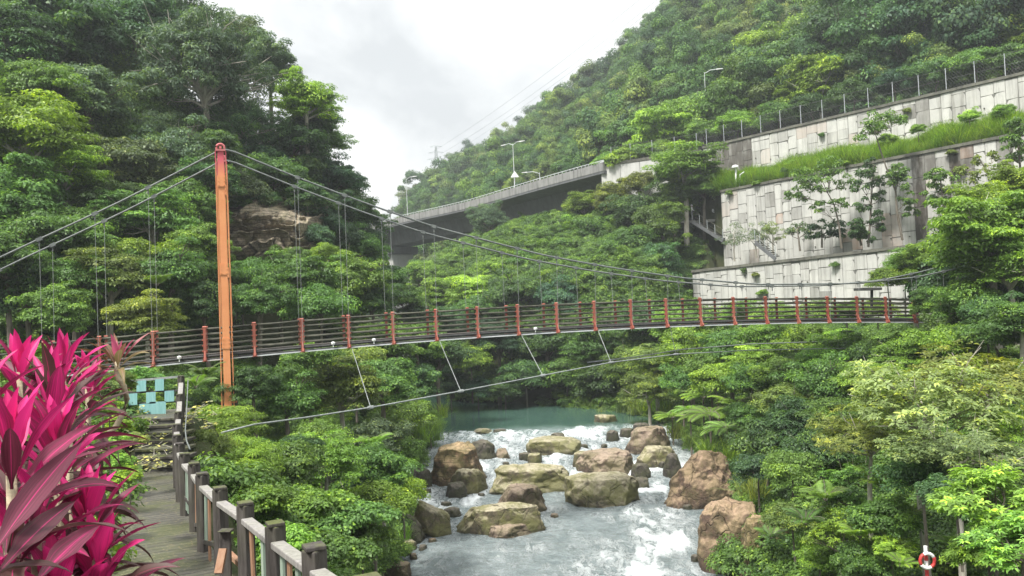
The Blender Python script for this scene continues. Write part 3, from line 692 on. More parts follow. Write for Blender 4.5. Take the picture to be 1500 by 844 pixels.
for sd, s in ((-1, -.05), (1, WB + .05)):
    for i in range(I0, I1 + 1):
        mb = MB(); lo, hi = BP(i, s, -.06), BP(i, s, 1.24); t3 = (TD[0], TD[1], 0)
        lean = np.array([NB[0], NB[1], 0]) * sd * .02
        mb.beam(lo, hi + lean, .07, .10, t3); mb.beam(lo + np.array([0, 0, 1.28]), hi + lean + np.array([0, 0, .025]), .10, .13, t3)
        for k in range(5):
            z = .34 + k * .21; mb.beam(BP(i - .055, s - sd * .0, z), BP(i + .055, s - sd * .0, z), .08, .05)
        # raking stay at the foot
        mb.beam(BP(i, s + sd * .22, -.02), BP(i, s, .38), .04, .05, t3)
        mb.build('rail_post', M['redpost'], bridge)
    for k in range(5):
        mb = MB(); z = .34 + k * .21
        for i in range(I0, I1):
            w0 = .01 * rg.uniform(-1, 1)
            mb.tube([BP(i + .005, s - sd * .06, z + w0), BP(i + .5, s - sd * .06, z - .012 + w0), BP(i + .995, s - sd * .06, z + .01 * rg.uniform(-1, 1))], .041, 6, rg.random())
        mb.build('rail', M['railbar'], bridge, True)
# wind guy and its ties
WC = [(325, 634, 18.5), (372, 622, 20.2), (450, 611.5, 22.8), (543, 597, 25.8), (675, 573, 29.2), (795, 550, 32), (895, 531, 34.6), (990, 519, 37), (1100, 513, 39), (1250, 510, 41), (1345, 512, 43), (1450, 519, 45)]
wp = [P(*q) for q in WC]
wcab = MB().tube(wp, .024, 7).build('wind_cable', M['cable'], bridge, True)
far = [P(*q) for q in [(860, 531, 36.5), (930, 523, 38), (1000, 512, 39.5), (1100, 504, 41.5), (1250, 499, 43.5), (1345, 497, 45), (1450, 499, 47)]]
MB().tube(far, .028, 6).build('wind_cable', M['cable'], bridge, True)
for i, j in ((4, 3), (6, 4), (8, 5), (10, 6), (12, 7)):
    mb = MB(); a = BP(i + .05, -.2, -.05); b = wp[j]; mb.tube([a, b], .013, 5); tie = mb.build('wind_tie', M['cable'], bridge)
    d = wp[j + 1] - wp[j - 1]; d = d / np.linalg.norm(d); cl = MB(); cl.tube([b - d * .12, b + d * .12], .055, 6); k = cl.build('tie_clamp', M['cable'], bridge); k.parent = tie
mb = MB(); mb.tube([BP(20.2, -.2, -.05), P(1362, 499, 42.6)], .016, 5); mb.build('wind_tie', M['cable'], bridge)
# little flood lamps fixed on the deck edge
for px, py, i in ((541, 498, 4.55), (785, 482, 8.42), (487, 513, 3.65), (259 , 526, .5)):
    q = BP(i, -.15, .16); mb = MB(); mb.tube([q + (0, 0, -.12), q], .02, 6); d = np.array([.25, -.8, .3])
    mb.lathe(q, [(.03, -.03), (.075, 0), (.085, .07), (.03, .10)], 10); mb.build('flood_lamp', M['white'], bridge)
# ------------------------------------------------------------------ path, steps, railing
ysp = np.arange(-3, 15.46, .15); V = []; F = []
for y in ysp:
    r, w, z = path_r(y), path_w(y), path_z(y)
    for k in range(9):
        x = r - w + w * k / 8; V.append((x, y, z + .018 * float(vnoise(np.array([x * 2, y * 2, 0.]), 4))))
n = len(ysp)
for j in range(n - 1):
    for k in range(8): a = j * 9 + k; F.append((a, a + 1, a + 10, a + 9))
tag(link('path', mesh_np('path', V, F, True), M['path']), 'mossy plank surfaced path between the railing and the pink plants', 'path', kind='structure')
st = empty('path_stairs', (path_r(16.5) - .5, 15.5, -2.7), 'short mossy flight of dark wooden steps at the end of the path', 'stairs')
ns_, y0, y1 = 7, 15.5, 17.75
for k in range(ns_):
    ya = y0 + (y1 - y0) * k / ns_; z = -2.7 + .8 * (k + 1) / ns_; r = path_r(ya); w = 1.08
    mb = MB(); d = (y1 - y0) / ns_
    mb.box((r - w / 2, ya + d / 2 + .06, z - .03), (w, d + .14, .055), .02 * (k % 3 - 1)); mb.build('tread', M['postwood' if k % 2 else 'path'], st, bevel=.008)
    mb = MB(); mb.box((r - w / 2, ya + .03, z - .12), (w - .02, .05, .14)); mb.build('riser', M['steel_dark'], st)
V = []; F = []
ysl = np.linspace(17.75, 19.4, 8)
for y in ysl:
    for k in range(6): x = path_r(y) - 1.3 + 1.3 * k / 5; V.append((x, y, -1.905 + .02 * float(vnoise(np.array([x * 3, y * 3, 0.]), 2))))
for j in range(7):
    for k in range(5): a = j * 6 + k; F.append((a, a + 1, a + 7, a + 6))
tag(link('path', mesh_np('path', V, F, True), M['path']), 'mossy landing at the top of the short wooden steps', 'landing', kind='structure')

# posts: pixel of the post's top middle and depth
PT = [(640, 905, 3.2), (540, 849, 4.05), (460, 801, 5.0), (403, 767, 6.15), (359, 737, 7.3), (322, 715, 8.4), (296, 694, 9.4), (284, 679, 10.4), (270, 665, 11.4), (263, 650, 12.5), (259, 638, 13.7), (258.5, 622, 15.0), (261, 604, 16.2), (263, 578, 17.3), (265, 551, 18.4)]
rl = empty('wooden_railing', P(359, 737, 7.3) + np.array([0, 0, -.95]), 'weathered dark post railing with pale top rails and broken green slats along the path', 'railing')
tops = [P(*q) for q in PT]; rg = random.Random(11)
for k, t in enumerate(tops):
    w = .116; d = (tops[min(k + 1, len(tops) - 1)] - tops[max(k - 1, 0)]); rz = math.atan2(d[1], d[0]) - math.pi / 2
    zb = min(float(path_z(t[1])), float(path_z(t[1]))) - .12 if t[1] > 4.5 else t[2] - 1.1
    mb = MB(); mb.beam((t[0], t[1], zb), (t[0], t[1], t[2] - .012), w, w, (math.sin(rz), math.cos(rz), 0)); p = mb.build('post', M['postwood'], rl, bevel=.012)
    c = MB(); c.box((t[0], t[1], t[2]), (w + .012, w + .012, .03), rz); c2 = c.build('post_cap', M['postwood'], rl, bevel=.008); c2.parent = p
    if k + 1 < len(tops):
        n_ = tops[k + 1]; a = t + (0, 0, -.15); b = n_ + (0, 0, -.15); dd = (b - a) / np.linalg.norm(b - a); a = a + dd * .065; b = b - dd * .065
        mb = MB(); mb.beam(a, b, .10, .05); mb.build('top_rail', M['railtop'], rl, bevel=.008)
        sl = np.array([0, 0, 1.0])
        brk = k in (3, 5, 6)
        mb = MB(); a2 = a - sl * .45; b2 = b - sl * (.45 if not brk else .62); mb.beam(a2, b2, .05, .05); mb.build('lower_rail', M['slatrust' if k in (2, 3, 4) else 'postwood'], rl, bevel=.004)
        nsl = 4 if k < 8 else 3
        for j in range(nsl):
            if rg.random() < (.3 if k in (3, 4, 5) else .08): continue
            f = (j + .7) / (nsl + .4); q = a + (b - a) * f; jit = rg.uniform(-.015, .015)
            mb = MB(); up = np.array([jit, jit, 0]); mb.beam(q + (0, 0, -.03), q + up + (0, 0, -.88 if rg.random() > .3 else -.6), .10, .018, (-dd[1], dd[0], 0))
            mb.build('slat', M['slatgreen' if rg.random() > .22 else 'slatrust'], rl)
# thin hand cable along the outside of the upper posts
hc = MB(); hc.tube([tops[k] + np.array([.14, .05, -.10]) for k in range(9, 15)], .012, 5); hc.build('hand_cable', M['cable_dark'], rl)
# a loose stub post and plank leaning in the gap
tag((lambda o: o)(MB().beam(P(330, 776, 7.55) , P(331, 868, 7.45), .10, .10).beam(P(331, 776, 7.5), P(331, 778, 7.5), .12, .12).build('stub_post', M['postwood'], None, bevel=.01, origin=P(331, 868, 7.45))), 'short dark stub post standing in the broken bay of the railing', 'post')
tag(MB().beam(P(320, 840, 7.2), P(327, 804, 7.3), .07, .03).build('loose_plank', M['slatrust'], None, origin=P(320, 840, 7.2)), 'rusty brown plank leaning against the stub post', 'plank')

# gate of pale blue panels
gt = empty('panel_fence', P(225, 606, 18.6), 'broken fence of pale blue panels on a bar at the top of the steps', 'fence')
mb = MB(); mb.beam(P(181, 606, 18.6), P(181, 553, 18.6), .13, .13, (0, 1, 0)); mb.build('post', M['postwood'], gt, bevel=.01)
mb = MB(); mb.beam(P(184, 559, 18.6), P(262, 552, 18.5), .05, .05); mb.build('top_bar', M['cable'], gt)
for k, py in enumerate((574, 590)):
    mb = MB(); mb.beam(P(184, py + 2, 18.62), P(262, py - 2, 18.53), .03, .04); mb.build('rail', M['steel_dark'], gt)
for k, (x0, x1, a, b) in enumerate([(200, 214, 558, 574), (227, 240, 556, 573), (188, 201, 577, 594), (214, 228, 575, 592), (241, 255, 573, 589), (204, 219, 592, 609), (219, 243, 589, 607)]):
    Y = 18.5; q = [P(x0, b, Y), P(x1, b - 1, Y), P(x1, b - 1, Y + .03), P(x0, b, Y + .03), P(x0, a, Y), P(x1, a - 1, Y), P(x1, a - 1, Y + .03), P(x0, a, Y + .03)]
    MB().hexa(q).build('panel', M['bluepanel'], gt)

# ------------------------------------------------------------------ cordylines (pink ti plants)
def cord_leaf(acc, base, az, el, L, W, droop, tone, twist, ns=12):
    p = Vector([float(q) for q in base]); e = el; seg = L / ns; V, F, lu, lv, T = acc
    side0 = Vector((-math.sin(az), math.cos(az), 0)); prev = None; n0 = len(V)
    for k in range(ns + 1):
        t = k / ns; d = Vector((math.cos(az) * math.cos(e), math.sin(az) * math.cos(e), math.sin(e)))
        nrm = side0.cross(d); s = (side0 * math.cos(twist * t) + nrm * math.sin(twist * t))
        w = W * (.16 + .84 * min(1, max(0, (t - .08) / .30)) ** 1.2) * max(0, 1 - max(0, (t - .42) / .58) ** 1.9) * .5
        w *= 1 + .05 * math.sin(t * 23 + tone * 40); up = s.cross(d) * -1
        fold = .38 * w; wav = .10 * w * math.sin(t * 17 + tone * 30)
        up = d.cross(s)
        V += [tuple(p - s * w - up * (-fold + wav)), tuple(p - s * w * .5 - up * (-fold * .42)), tuple(p), tuple(p + s * w * .5 + up * fold * .42), tuple(p + s * w + up * (fold + wav))]
        lu += [-1, -.5, 0, .5, 1]; lv += [t] * 5
        p = p + d * seg; e -= droop / ns * (.4 + 1.4 * t)
    for k in range(ns):
        for j in range(4): a = n0 + k * 5 + j; F.append((a, a + 1, a + 6, a + 5)); T.append(tone)
def cordyline(px, py, Y, L, n, seed, label, mat='cord', lean=(0, 0), W=.085, old=.5, stem=None, tmul=1.0, spread=1.0, name='cordyline_plant'):
    L *= .78; W *= .74; n = int(n * 1.12); rg = random.Random(seed); top = P(px, py, Y); gz = min(Hs(top[0], top[1]), top[2] - .8)
    if stem is None:
        stem = [np.array([top[0] - lean[0], top[1] - lean[1], gz - .1]), np.array([top[0] - lean[0] * .7, top[1] - lean[1] * .7, gz + (top[2] - gz) * .5]), top]
    root = empty(name, stem[0] + np.array([0, 0, .1]), label, 'ti plant', 'pink ti plants beside the path')
    acc = ([], [], [], [], [])
    for k in range(n):
        f = k / (n - 1)                    # 0 = young centre leaf, 1 = old low leaf
        az = k * 2.399963 + rg.uniform(-.35, .35); el = rad(86 - 96 * f ** .95 * spread + rg.uniform(-9, 9))
        Lk = L * (.62 + .5 * min(1, f * 2.2)) * rg.uniform(.82, 1.12)
        base = top - np.array([0, 0, 1.0]) * (f ** 1.2 * old)
        tone = min(1, max(0, (f ** .9 * .92 + rg.uniform(-.26, .22)) * tmul)) if rg.random() > .07 else rg.uniform(.9, 1.0)
        cord_leaf(acc, base + np.array([math.cos(az), math.sin(az), 0]) * .012, az, el, Lk, W * rg.uniform(.75, 1.15), rad(18 + 75 * f) * rg.uniform(.6, 1.3), tone, rg.uniform(-.7, .7))
    V, F, lu, lv, T = acc; o3 = root.location
    me = mesh_np('foliage', np.array(V) - np.array(o3)[None], F, True); fattr(me, 'tone', T); fattr(me, 'lu', lu, 'POINT'); fattr(me, 'lv', lv, 'POINT')
    link('foliage', me, M[mat], root)
    k = len(stem); MB().tube(stem, [.022 - .006 * i / max(1, k - 1) for i in range(k)], 8).build('stem', M['cordstem'], root, True)
cordyline(78, 585, 3.5, .48, 34, 1, 'tall hot pink ti plant with upright leaves in the middle of the clump', W=.085)
cordyline(84, 655, 3.2, .44, 32, 2, 'bright pink ti plant spreading leaves to the right just below the tallest pink one', W=.085)
cordyline(92, 535, 4.6, .42, 30, 3, 'maroon topped ti plant at the back of the clump under the bridge railing', tmul=1.15)
cordyline(28, 545, 4.3, .46, 30, 4, 'pink ti plant with brownish tip leaves at the back left edge', tmul=1.0)
cordyline(128, 552, 5.4, .36, 30, 5, 'small far pink ti plant left of the curved bare stem', tmul=1.0)
cordyline(16, 660, 2.7, .46, 28, 6, 'ti plant with broad red purple leaves cut by the left picture edge', tmul=1.1)
cordyline(128, 752, 3.0, .38, 34, 7, 'red pink ti plant reaching over the plank path, upper of two', W=.08)
cordyline(140, 818, 2.8, .36, 32, 8, 'ti plant with drooping dark red leaves lowest over the path', tmul=1.15, spread=1.05)
cordyline(52, 745, 2.8, .42, 32, 9, 'dusky maroon ti plant in the shaded heart of the clump', tmul=1.12)
cordyline(12, 790, 2.7, .38, 26, 10, 'purple leaved ti plant low in the left bottom corner', tmul=1.12)
cordyline(84, 850, 2.7, .34, 28, 12, 'dull mauve leaved ti plant at the bottom edge of the clump', tmul=1.12)
cordyline(100, 612, 4.1, .38, 28, 14, 'magenta ti plant with dry brown leaves right of the tallest one', tmul=1.05)
cordyline(-40, 590, 3.2, .5, 26, 15, 'pink ti plant mostly outside the left picture edge', tmul=1.0)
big = [(0, 802, 1.75, 122, 655, 2.05, .062, .5), (10, 830, 1.8, 110, 742, 2.1, .055, .62), (60, 850, 1.9, 145, 778, 2.25, .055, .4)]
root = empty('cordyline_plant', P(-30, 860, 1.75) + np.array([0, 0, -1.2]), 'nearest ti plant with long dark striped leaves slanting up from the left corner', 'ti plant', 'pink ti plants beside the path')
acc = ([], [], [], [], [])
for (ax, ay, aY, bx, by, bY, w, tn) in big:
    a, b = P(ax, ay, aY), P(bx, by, bY); d = b - a; L = np.linalg.norm(d)
    cord_leaf(acc, a - d * .15, math.atan2(d[1], d[0]), math.asin(d[2] / L) + .14, L * 1.17, w, .28, tn, -.95, 16)
for k in range(9):
    cord_leaf(acc, P(-60, 870, 1.8), k * 2.4, rad(75 - 6 * k), .24, .05, rad(20 + 6 * k), .15 + .07 * k, 0)
V, F, lu, lv, T = acc; me = mesh_np('foliage', np.array(V) - np.array(root.location)[None], F, True); fattr(me, 'tone', T); fattr(me, 'lu', lu, 'POINT'); fattr(me, 'lv', lv, 'POINT'); link('foliage', me, M['cord'], root)
MB().tube([root.location - Vector((0, 0, 1)), Vector([float(q) for q in P(-60, 870, 1.8)])], .025, 8).build('stem', M['cordstem'], root, True)
sp = [(120, 668, 5.35), (150, 643, 5.45), (169, 626, 5.5), (181, 605, 5.55), (186, 585, 5.55), (182, 566, 5.5), (173, 554, 5.5), (171, 545, 5.5), (172, 530, 5.5)]
stem = [P(*q) for q in sp]; stem = [np.array([stem[0][0] - .25, stem[0][1], Hs(stem[0][0], stem[0][1]) - .1])] + stem
cordyline(172, 533, 5.5, .36, 17, 16, 'lone ti plant with fading green brown leaves on a tall curved bare stem', 'cord_faded', W=.062, old=.05, stem=stem, spread=.72)

# dry flowering vine sprawling over the steps
vn = empty('climbing_vine', (path_r(16) - .6, 16.0, -2.6), 'straggling pale leaved vine sprawling over the wooden steps', 'vine')
mb = MB(); rg = random.Random(5); Q = []; T = []
for k in range(16):
    x, y = path_r(16) - rg.uniform(.0, 1.2), rg.uniform(14.6, 17.4); z = float(path_z(y)) + .1; p = [np.array([x, y, z])]
    for j in range(5): p.append(p[-1] + np.array([rg.uniform(-.22, .22), rg.uniform(-.22, .22), rg.uniform(-.03, .12)]))
    for q in p: q[2] = max(q[2], float(path_z(q[1])) + .1)
    mb.tube(p, .006, 4)
    for q in p:
        for j in range(4):
            c = q + np.array([rg.uniform(-.1, .1), rg.uniform(-.1, .1), rg.uniform(0, .06)]); a = rg.uniform(0, 6.3); s = rg.uniform(.03, .06)
            u, v = np.array([math.cos(a), math.sin(a), .3]) * s, np.array([-math.sin(a), math.cos(a), .2]) * s * .6; Q.append([c - u, c + v, c + u, c - v]); T.append(rg.random())
mb.build('stems', M['bark_pale'], vn)
me = mesh_np('leaves', np.array(Q).reshape(-1, 3) - np.array(vn.location), np.arange(len(Q) * 4).reshape(-1, 4)); fattr(me, 'tone', T); o = link('leaves', me, M['leaf'], vn); o.color = (.30, .32, .16, 1)
# ------------------------------------------------------------------ retaining walls
def panel_wall(name, a, b, zb, zt, seed, label, cw=1.05, rh=1.25, stains=(), rusts=(), thick=1.0, endcap=None):
    """a, b: plan ends of the face (left to right); zb, zt: (left, right) heights; face looks to the left of a->b seen from the river"""
    a, b = np.array(a, float), np.array(b, float); L = np.linalg.norm(b - a); d = (b - a) / L; nrm = np.array([d[1], -d[0]])
    if nrm[0] > 0: nrm = -nrm
    rg = random.Random(seed)
    def W(s, z, o): q = a + d * s + nrm * o; return np.array([q[0], q[1], z])
    zbf = lambda s: zb[0] + (zb[1] - zb[0]) * s / L; ztf = lambda s: zt[0] + (zt[1] - zt[0]) * s / L
    root = empty(name, W(L / 2, zbf(L / 2), 0), label, 'retaining wall')
    mb = MB(); mb.hexa([W(0, zbf(0) - .6, 0), W(L, zbf(L) - .6, 0), W(L, zbf(L) - .6, -thick), W(0, zbf(0) - .6, -thick), W(0, ztf(0), 0), W(L, ztf(L), 0), W(L, ztf(L), -thick), W(0, ztf(0), -thick)])
    mb.build('wall_core', M['joint'], root)
    V = []; F = []; tone = []; stn = []; rst = []
    s = .12; g = .013; prev_s = None; col = 0
    edges = [.06]
    while edges[-1] < L - .5: edges.append(edges[-1] + cw * rg.uniform(.82, 1.18))
    edges[-1] = L - .03
    for c in range(len(edges) - 1):
        s0, s1 = edges[c], edges[c + 1]; z = zbf(s0) - .5 + rg.uniform(-.6, .0); colt = rg.uniform(-.08, .08)
        while z < ztf((s0 + s1) / 2):
            h = rh * rg.uniform(.72, 1.3); z1 = z + h
            j0, j1 = rg.uniform(-.06, .06), rg.uniform(-.06, .06)
            A = [[s0 + g, z + g], [s1 - g, z + g + j1 * .5], [s1 - g, z1 - g + j1], [s0 + g, z1 - g + j0]]
            k = rg.random(); ch = .16
            if k < .35: A = [A[0], A[1], [A[1][0], A[2][1] - ch * 2.2], [A[1][0] - ch, A[2][1]], A[3]]
            elif k < .6: A = [A[0], A[1], A[2], [A[0][0] + ch, A[3][1]], [A[0][0], A[3][1] - ch * 2]]
            for q in A:
                q[1] = min(max(q[1], zbf(q[0]) - .55), ztf(q[0]) - .17)
            if max(q[1] for q in A) - min(q[1] for q in A) > .15:
                dep = .03 + rg.uniform(0, .02); n = len(V); m = len(A)
                cx = sum(q[0] for q in A) / m; cy = sum(q[1] for q in A) / m
                for q in A: V.append(W(q[0], q[1], .002))
                for q in A: V.append(W(q[0] + (cx - q[0]) * .035, q[1] + (cy - q[1]) * .035, dep))
                F.append(list(range(n + m, n + 2 * m)))
                for q in range(m): F.append([n + q, n + (q + 1) % m, n + m + (q + 1) % m, n + m + q])
                px, py, _ = proj(W(cx, cy, 0)); sv = 0
                for (x0, x1, y0, y1, am) in stains:
                    if x0 < px < x1 and y0 < py < y1: sv = max(sv, am)
                rv = 0
                for (x0, x1, y0, y1, am) in rusts:
                    if x0 < px < x1 and y0 < py < y1: rv = max(rv, am)
                if rg.random() < .02: rv = max(rv, .35)
                if rg.random() < .12: sv = max(sv, rg.uniform(.15, .45))
                tv = min(1, max(0, .52 + colt + rg.uniform(-.25, .25)))
                tone += [tv] * (m + 1); stn += [sv] * (m + 1); rst += [rv] * (m + 1)
            z = z1
    me = bpy.data.meshes.new('panel_facing'); o3 = np.array(root.location)
    me.from_pydata([tuple(q - o3) for q in V], [], F); fattr(me, 'tone', tone); fattr(me, 'stain', stn); fattr(me, 'rust', rst); me.update()
    link('panel_facing', me, M['panel'], root)
    for k in range(16):
        s0 = L * (k + .5) / 16 + rg.uniform(-.5, .5); z = zbf(s0) + (ztf(s0) - zbf(s0)) * rg.choice((.22, .3, .55, .62))
        MB().tube([W(s0, z, -.05), W(s0, z - .02, .13)], .055, 8).build('weep_pipe', M['coping'], root)
    mb = MB(); nseg = int(L / 1.5)
    for k in range(nseg):
        s0, s1 = L * k / nseg + .01, L * (k + 1) / nseg - .01; w = rg.uniform(-.012, .012)
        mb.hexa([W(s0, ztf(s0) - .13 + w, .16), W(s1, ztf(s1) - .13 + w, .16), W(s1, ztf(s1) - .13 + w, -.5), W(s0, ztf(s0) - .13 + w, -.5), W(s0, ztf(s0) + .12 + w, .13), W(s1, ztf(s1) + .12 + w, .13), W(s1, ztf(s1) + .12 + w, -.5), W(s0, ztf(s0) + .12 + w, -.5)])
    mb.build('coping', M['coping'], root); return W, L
DW = np.array([.565, -.825])
w1a = np.array([18.0, 80.0]); w1b = w1a + DW * 46
panel_wall('retaining_wall', w1a, w1b, (-1.5, -1.5), (3.6, 4.45), 4, 'lowest pale block faced retaining wall just above the bridge railing', 1.0, 1.2)
w2a = np.array([22.2, 83.6]); w2d = (np.array([38.3, 60.1]) - w2a); w2b = w2a + w2d * 1.35
panel_wall('retaining_wall', w2a, w2b, (3.2, 3.4), (12, 12), 5, 'middle retaining wall with tall dark water stains and small trees before it', 1.0, 1.25,
           stains=[(1342, 1356, 215, 345, .95), (1356, 1372, 215, 262, .75), (1384, 1402, 205, 345, .95), (1402, 1424, 190, 300, .45), (1408, 1420, 200, 350, .8), (1300, 1345, 230, 250, .3), (1470, 1480, 195, 260, .6)],
           rusts=[(1138, 1150, 305, 330, .8), (1062, 1075, 290, 320, .4), (1240, 1262, 335, 360, .9), (1335, 1350, 295, 315, 1.0), (1290, 1302, 310, 350, .7), (1300, 1320, 320, 360, .6)])
w3a = np.array([22.2, 90.2]); w3d = (np.array([41.9, 65.8]) - w3a); w3b = w3a + w3d * 1.3
W3, L3 = panel_wall('retaining_wall', w3a, w3b, (11.5, 12.5), (18, 18), 6, 'highest retaining wall carrying the road fence above the strip of long grass', 1.05, 1.3,
           stains=[(1040, 1102, 205, 262, .85), (1330, 1352, 152, 165, .6), (1372, 1386, 150, 165, .3)])
# plain concrete abutment wall left of it
ab = empty('abutment_wall', (16.5, 94.5, 12), 'plain pale concrete abutment wall where the viaduct meets the hillside', 'retaining wall')
q0, q1 = np.array([11.4, 97.0]), np.array([22.1, 90.6]); nn = np.array([-.51, -.86])
def bl(a, b, z0, z1, th, mat, name, par, off=0.0):
    a, b = np.array(a, float), np.array(b, float); d = (b - a) / np.linalg.norm(b - a); n = np.array([d[1], -d[0]])
    if n[1] > 0: n = -n
    A, B = a + n * off, b + n * off; A2, B2 = A - n * th, B - n * th
    return MB().hexa([(*A, z0), (*B, z0), (*B2, z0), (*A2, z0), (*A, z1), (*B, z1), (*B2, z1), (*A2, z1)]).build(name, mat, par)
nb = 5
for k in range(nb):
    f0, f1 = k / nb + .002, (k + 1) / nb - .002
    bl(q0 + (q1 - q0) * f0, q0 + (q1 - q0) * f1, 8.0, 17.55, .6, M['pier'], 'wall_panel', ab)
bl(q0, q1, 17.56, 17.9, .7, M['coping'], 'coping', ab, .06)

# dark stairwell left of the middle wall, its stair and the climbers
sw = empty('stairwell_wall', P(1035, 350, 90), 'dark wall of the recess left of the middle retaining wall', 'retaining wall')
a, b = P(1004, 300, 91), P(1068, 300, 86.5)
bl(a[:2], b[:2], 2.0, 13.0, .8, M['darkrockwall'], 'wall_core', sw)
def hill_stair(pa, pb, w, label, n):
    s = empty('hillside_stairs', pb, label, 'stairs'); d = pb - pa; back = np.array([.5, .86, 0]) * w
    for k in range(n):
        f = (k + .5) / n; q = pa + d * f; step = d / n
        mb = MB(); c = q + back / 2; mb.beam(q, q + back, abs(step[0]) + abs(step[1]) + .1, .06); mb.build('step', M['joint'], s)
    mb = MB(); mb.beam(pa + (0, 0, -.22), pb + (0, 0, -.22), .12, .32); mb.build('stringer', M['soffit'], s)
    mb = MB(); mb.beam(pa + (0, 0, 1.0), pb + (0, 0, 1.0), .06, .06); mb.build('handrail', M['railbar'], s)
    for k in range(5):
        f = k / 4; q = pa + d * f; MB().beam(q, q + np.array([0, 0, 1.0]), .05, .05).build('baluster', M['pylon'], s)
    mb = MB(); mb.beam(pa + (0, 0, .5), pb + (0, 0, .5), .03, .03); mb.build('handrail', M['railbar'], s)
hill_stair(P(1014, 322, 85.5), P(1059, 350, 83.0), 1.6, 'grey railed stair going down to the right in the dark recess', 14)
hill_stair(P(1106, 352, 73.2), P(1136, 376, 71.5), 1.3, 'dark stair end behind the clipped trees on the wall ledge', 9)
def person(px, py, Y, label, face=-1.0, seed=0):
    """standing figure; (px,py) is the top of the head"""
    top = P(px, py, Y); h = 1.66; z0 = top[2] - h; root = empty('person', (top[0], top[1], z0), label, 'person', rz=seed * .7)
    J = {'pel': (0, 0, .92), 'spn': (0, 0, 1.12), 'chs': (0, .01, 1.32), 'nck': (0, 0, 1.43), 'hd': (0, -.01, 1.52), 'hd2': (0, -.02, 1.61),
         'hl': (.09, 0, .88), 'kl': (.10, -.02, .50), 'al': (.10, .02, .09), 'tl': (.11, -.13, .04), 'hr': (-.09, 0, .88), 'kr': (-.10, -.03, .50), 'ar': (-.10, .03, .09), 'tr': (-.11, -.12, .04),
         'sl': (.18, 0, 1.38), 'el': (.23, .02, 1.12), 'wl': (.20, -.14, .95), 'fl': (.19, -.20, .90), 'sr': (-.18, 0, 1.38), 'er': (-.24, .0, 1.12), 'wr': (-.18, -.20, 1.02), 'fr': (-.15, -.27, 1.02)}
    E = [('pel', 'spn'), ('spn', 'chs'), ('chs', 'nck'), ('nck', 'hd'), ('hd', 'hd2'), ('pel', 'hl'), ('hl', 'kl'), ('kl', 'al'), ('al', 'tl'), ('pel', 'hr'), ('hr', 'kr'), ('kr', 'ar'), ('ar', 'tr'),
         ('chs', 'sl'), ('sl', 'el'), ('el', 'wl'), ('wl', 'fl'), ('chs', 'sr'), ('sr', 'er'), ('er', 'wr'), ('wr', 'fr')]
    R = dict(pel=.13, spn=.12, chs=.13, nck=.055, hd=.085, hd2=.08, hl=.085, kl=.06, al=.042, tl=.035, hr=.085, kr=.06, ar=.042, tr=.035, sl=.06, el=.042, wl=.03, fl=.03, sr=.06, er=.042, wr=.03, fr=.03)
    ks = list(J); me = bpy.data.meshes.new('body'); me.from_pydata([J[k] for k in ks], [(ks.index(a), ks.index(b)) for a, b in E], [])
    o = link('body', me, M['person'], root); m = o.modifiers.new('skin', 'SKIN'); sv = me.skin_vertices[0].data
    for k, q in zip(ks, sv): q.radius = (R[k], R[k]); q.use_root = (k == 'pel')
    s = o.modifiers.new('sub', 'SUBSURF'); s.levels = 1; s.render_levels = 1
    hair = MB(); hair.lathe((0, .0, 1.56), [(.088, -.03), (.098, .02), (.09, .07), (.055, .11), (.01, .125)], 12)
    me2 = bpy.data.meshes.new('hair'); me2.from_pydata(hair.v, [], hair.f); link('hair', me2, M['steel_dark'] if seed % 2 else M['white'], root)
t = NT('clothed_figure'); sx = t.n('ShaderNodeSeparateXYZ'); t.l(t.obj(), sx.inputs[0])
col = t.ramp(sx.outputs['Z'], [(0, (.03, .03, .04)), (.5, (.72, .72, .72)), (.8, (.38, .22, .16))], 'CONSTANT')
rr = [n for n in t.t.nodes if n.type == 'VALTORGB'][0]; mp = t.math('MULTIPLY', sx.outputs['Z'], 1 / 1.75); t.l(mp, rr.inputs[0]); rr.color_ramp.elements[1].position = .53; rr.color_ramp.elements[2].position = .815
M['person'] = t.done(t.bsdf(col, .8, .2))
pl = empty('stair_landing', P(1048, 326, 86), 'dark landing slab of the recess carrying two people in white', 'landing')
q = P(1049, 308, 86); MB().box((q[0], q[1] + .6, q[2] - 1.12), (2.4, 2.0, .25)).build('slab', M['joint'], pl)
q = P(1013, 302, 86.2); MB().box((q[0] - .5, q[1] + .4, q[2] - 1.72), (2.2, 1.6, .2)).build('slab', M['joint'], pl)
person(1013, 300, 86.2, 'person in a white top at the head of the grey railed stair', seed=2)
person(1045, 303, 86.4, 'person in white on the dark landing, left of a pair', seed=1)
person(1054, 302, 86.6, 'person in white on the dark landing, right of a pair beside the wall corner', seed=4)

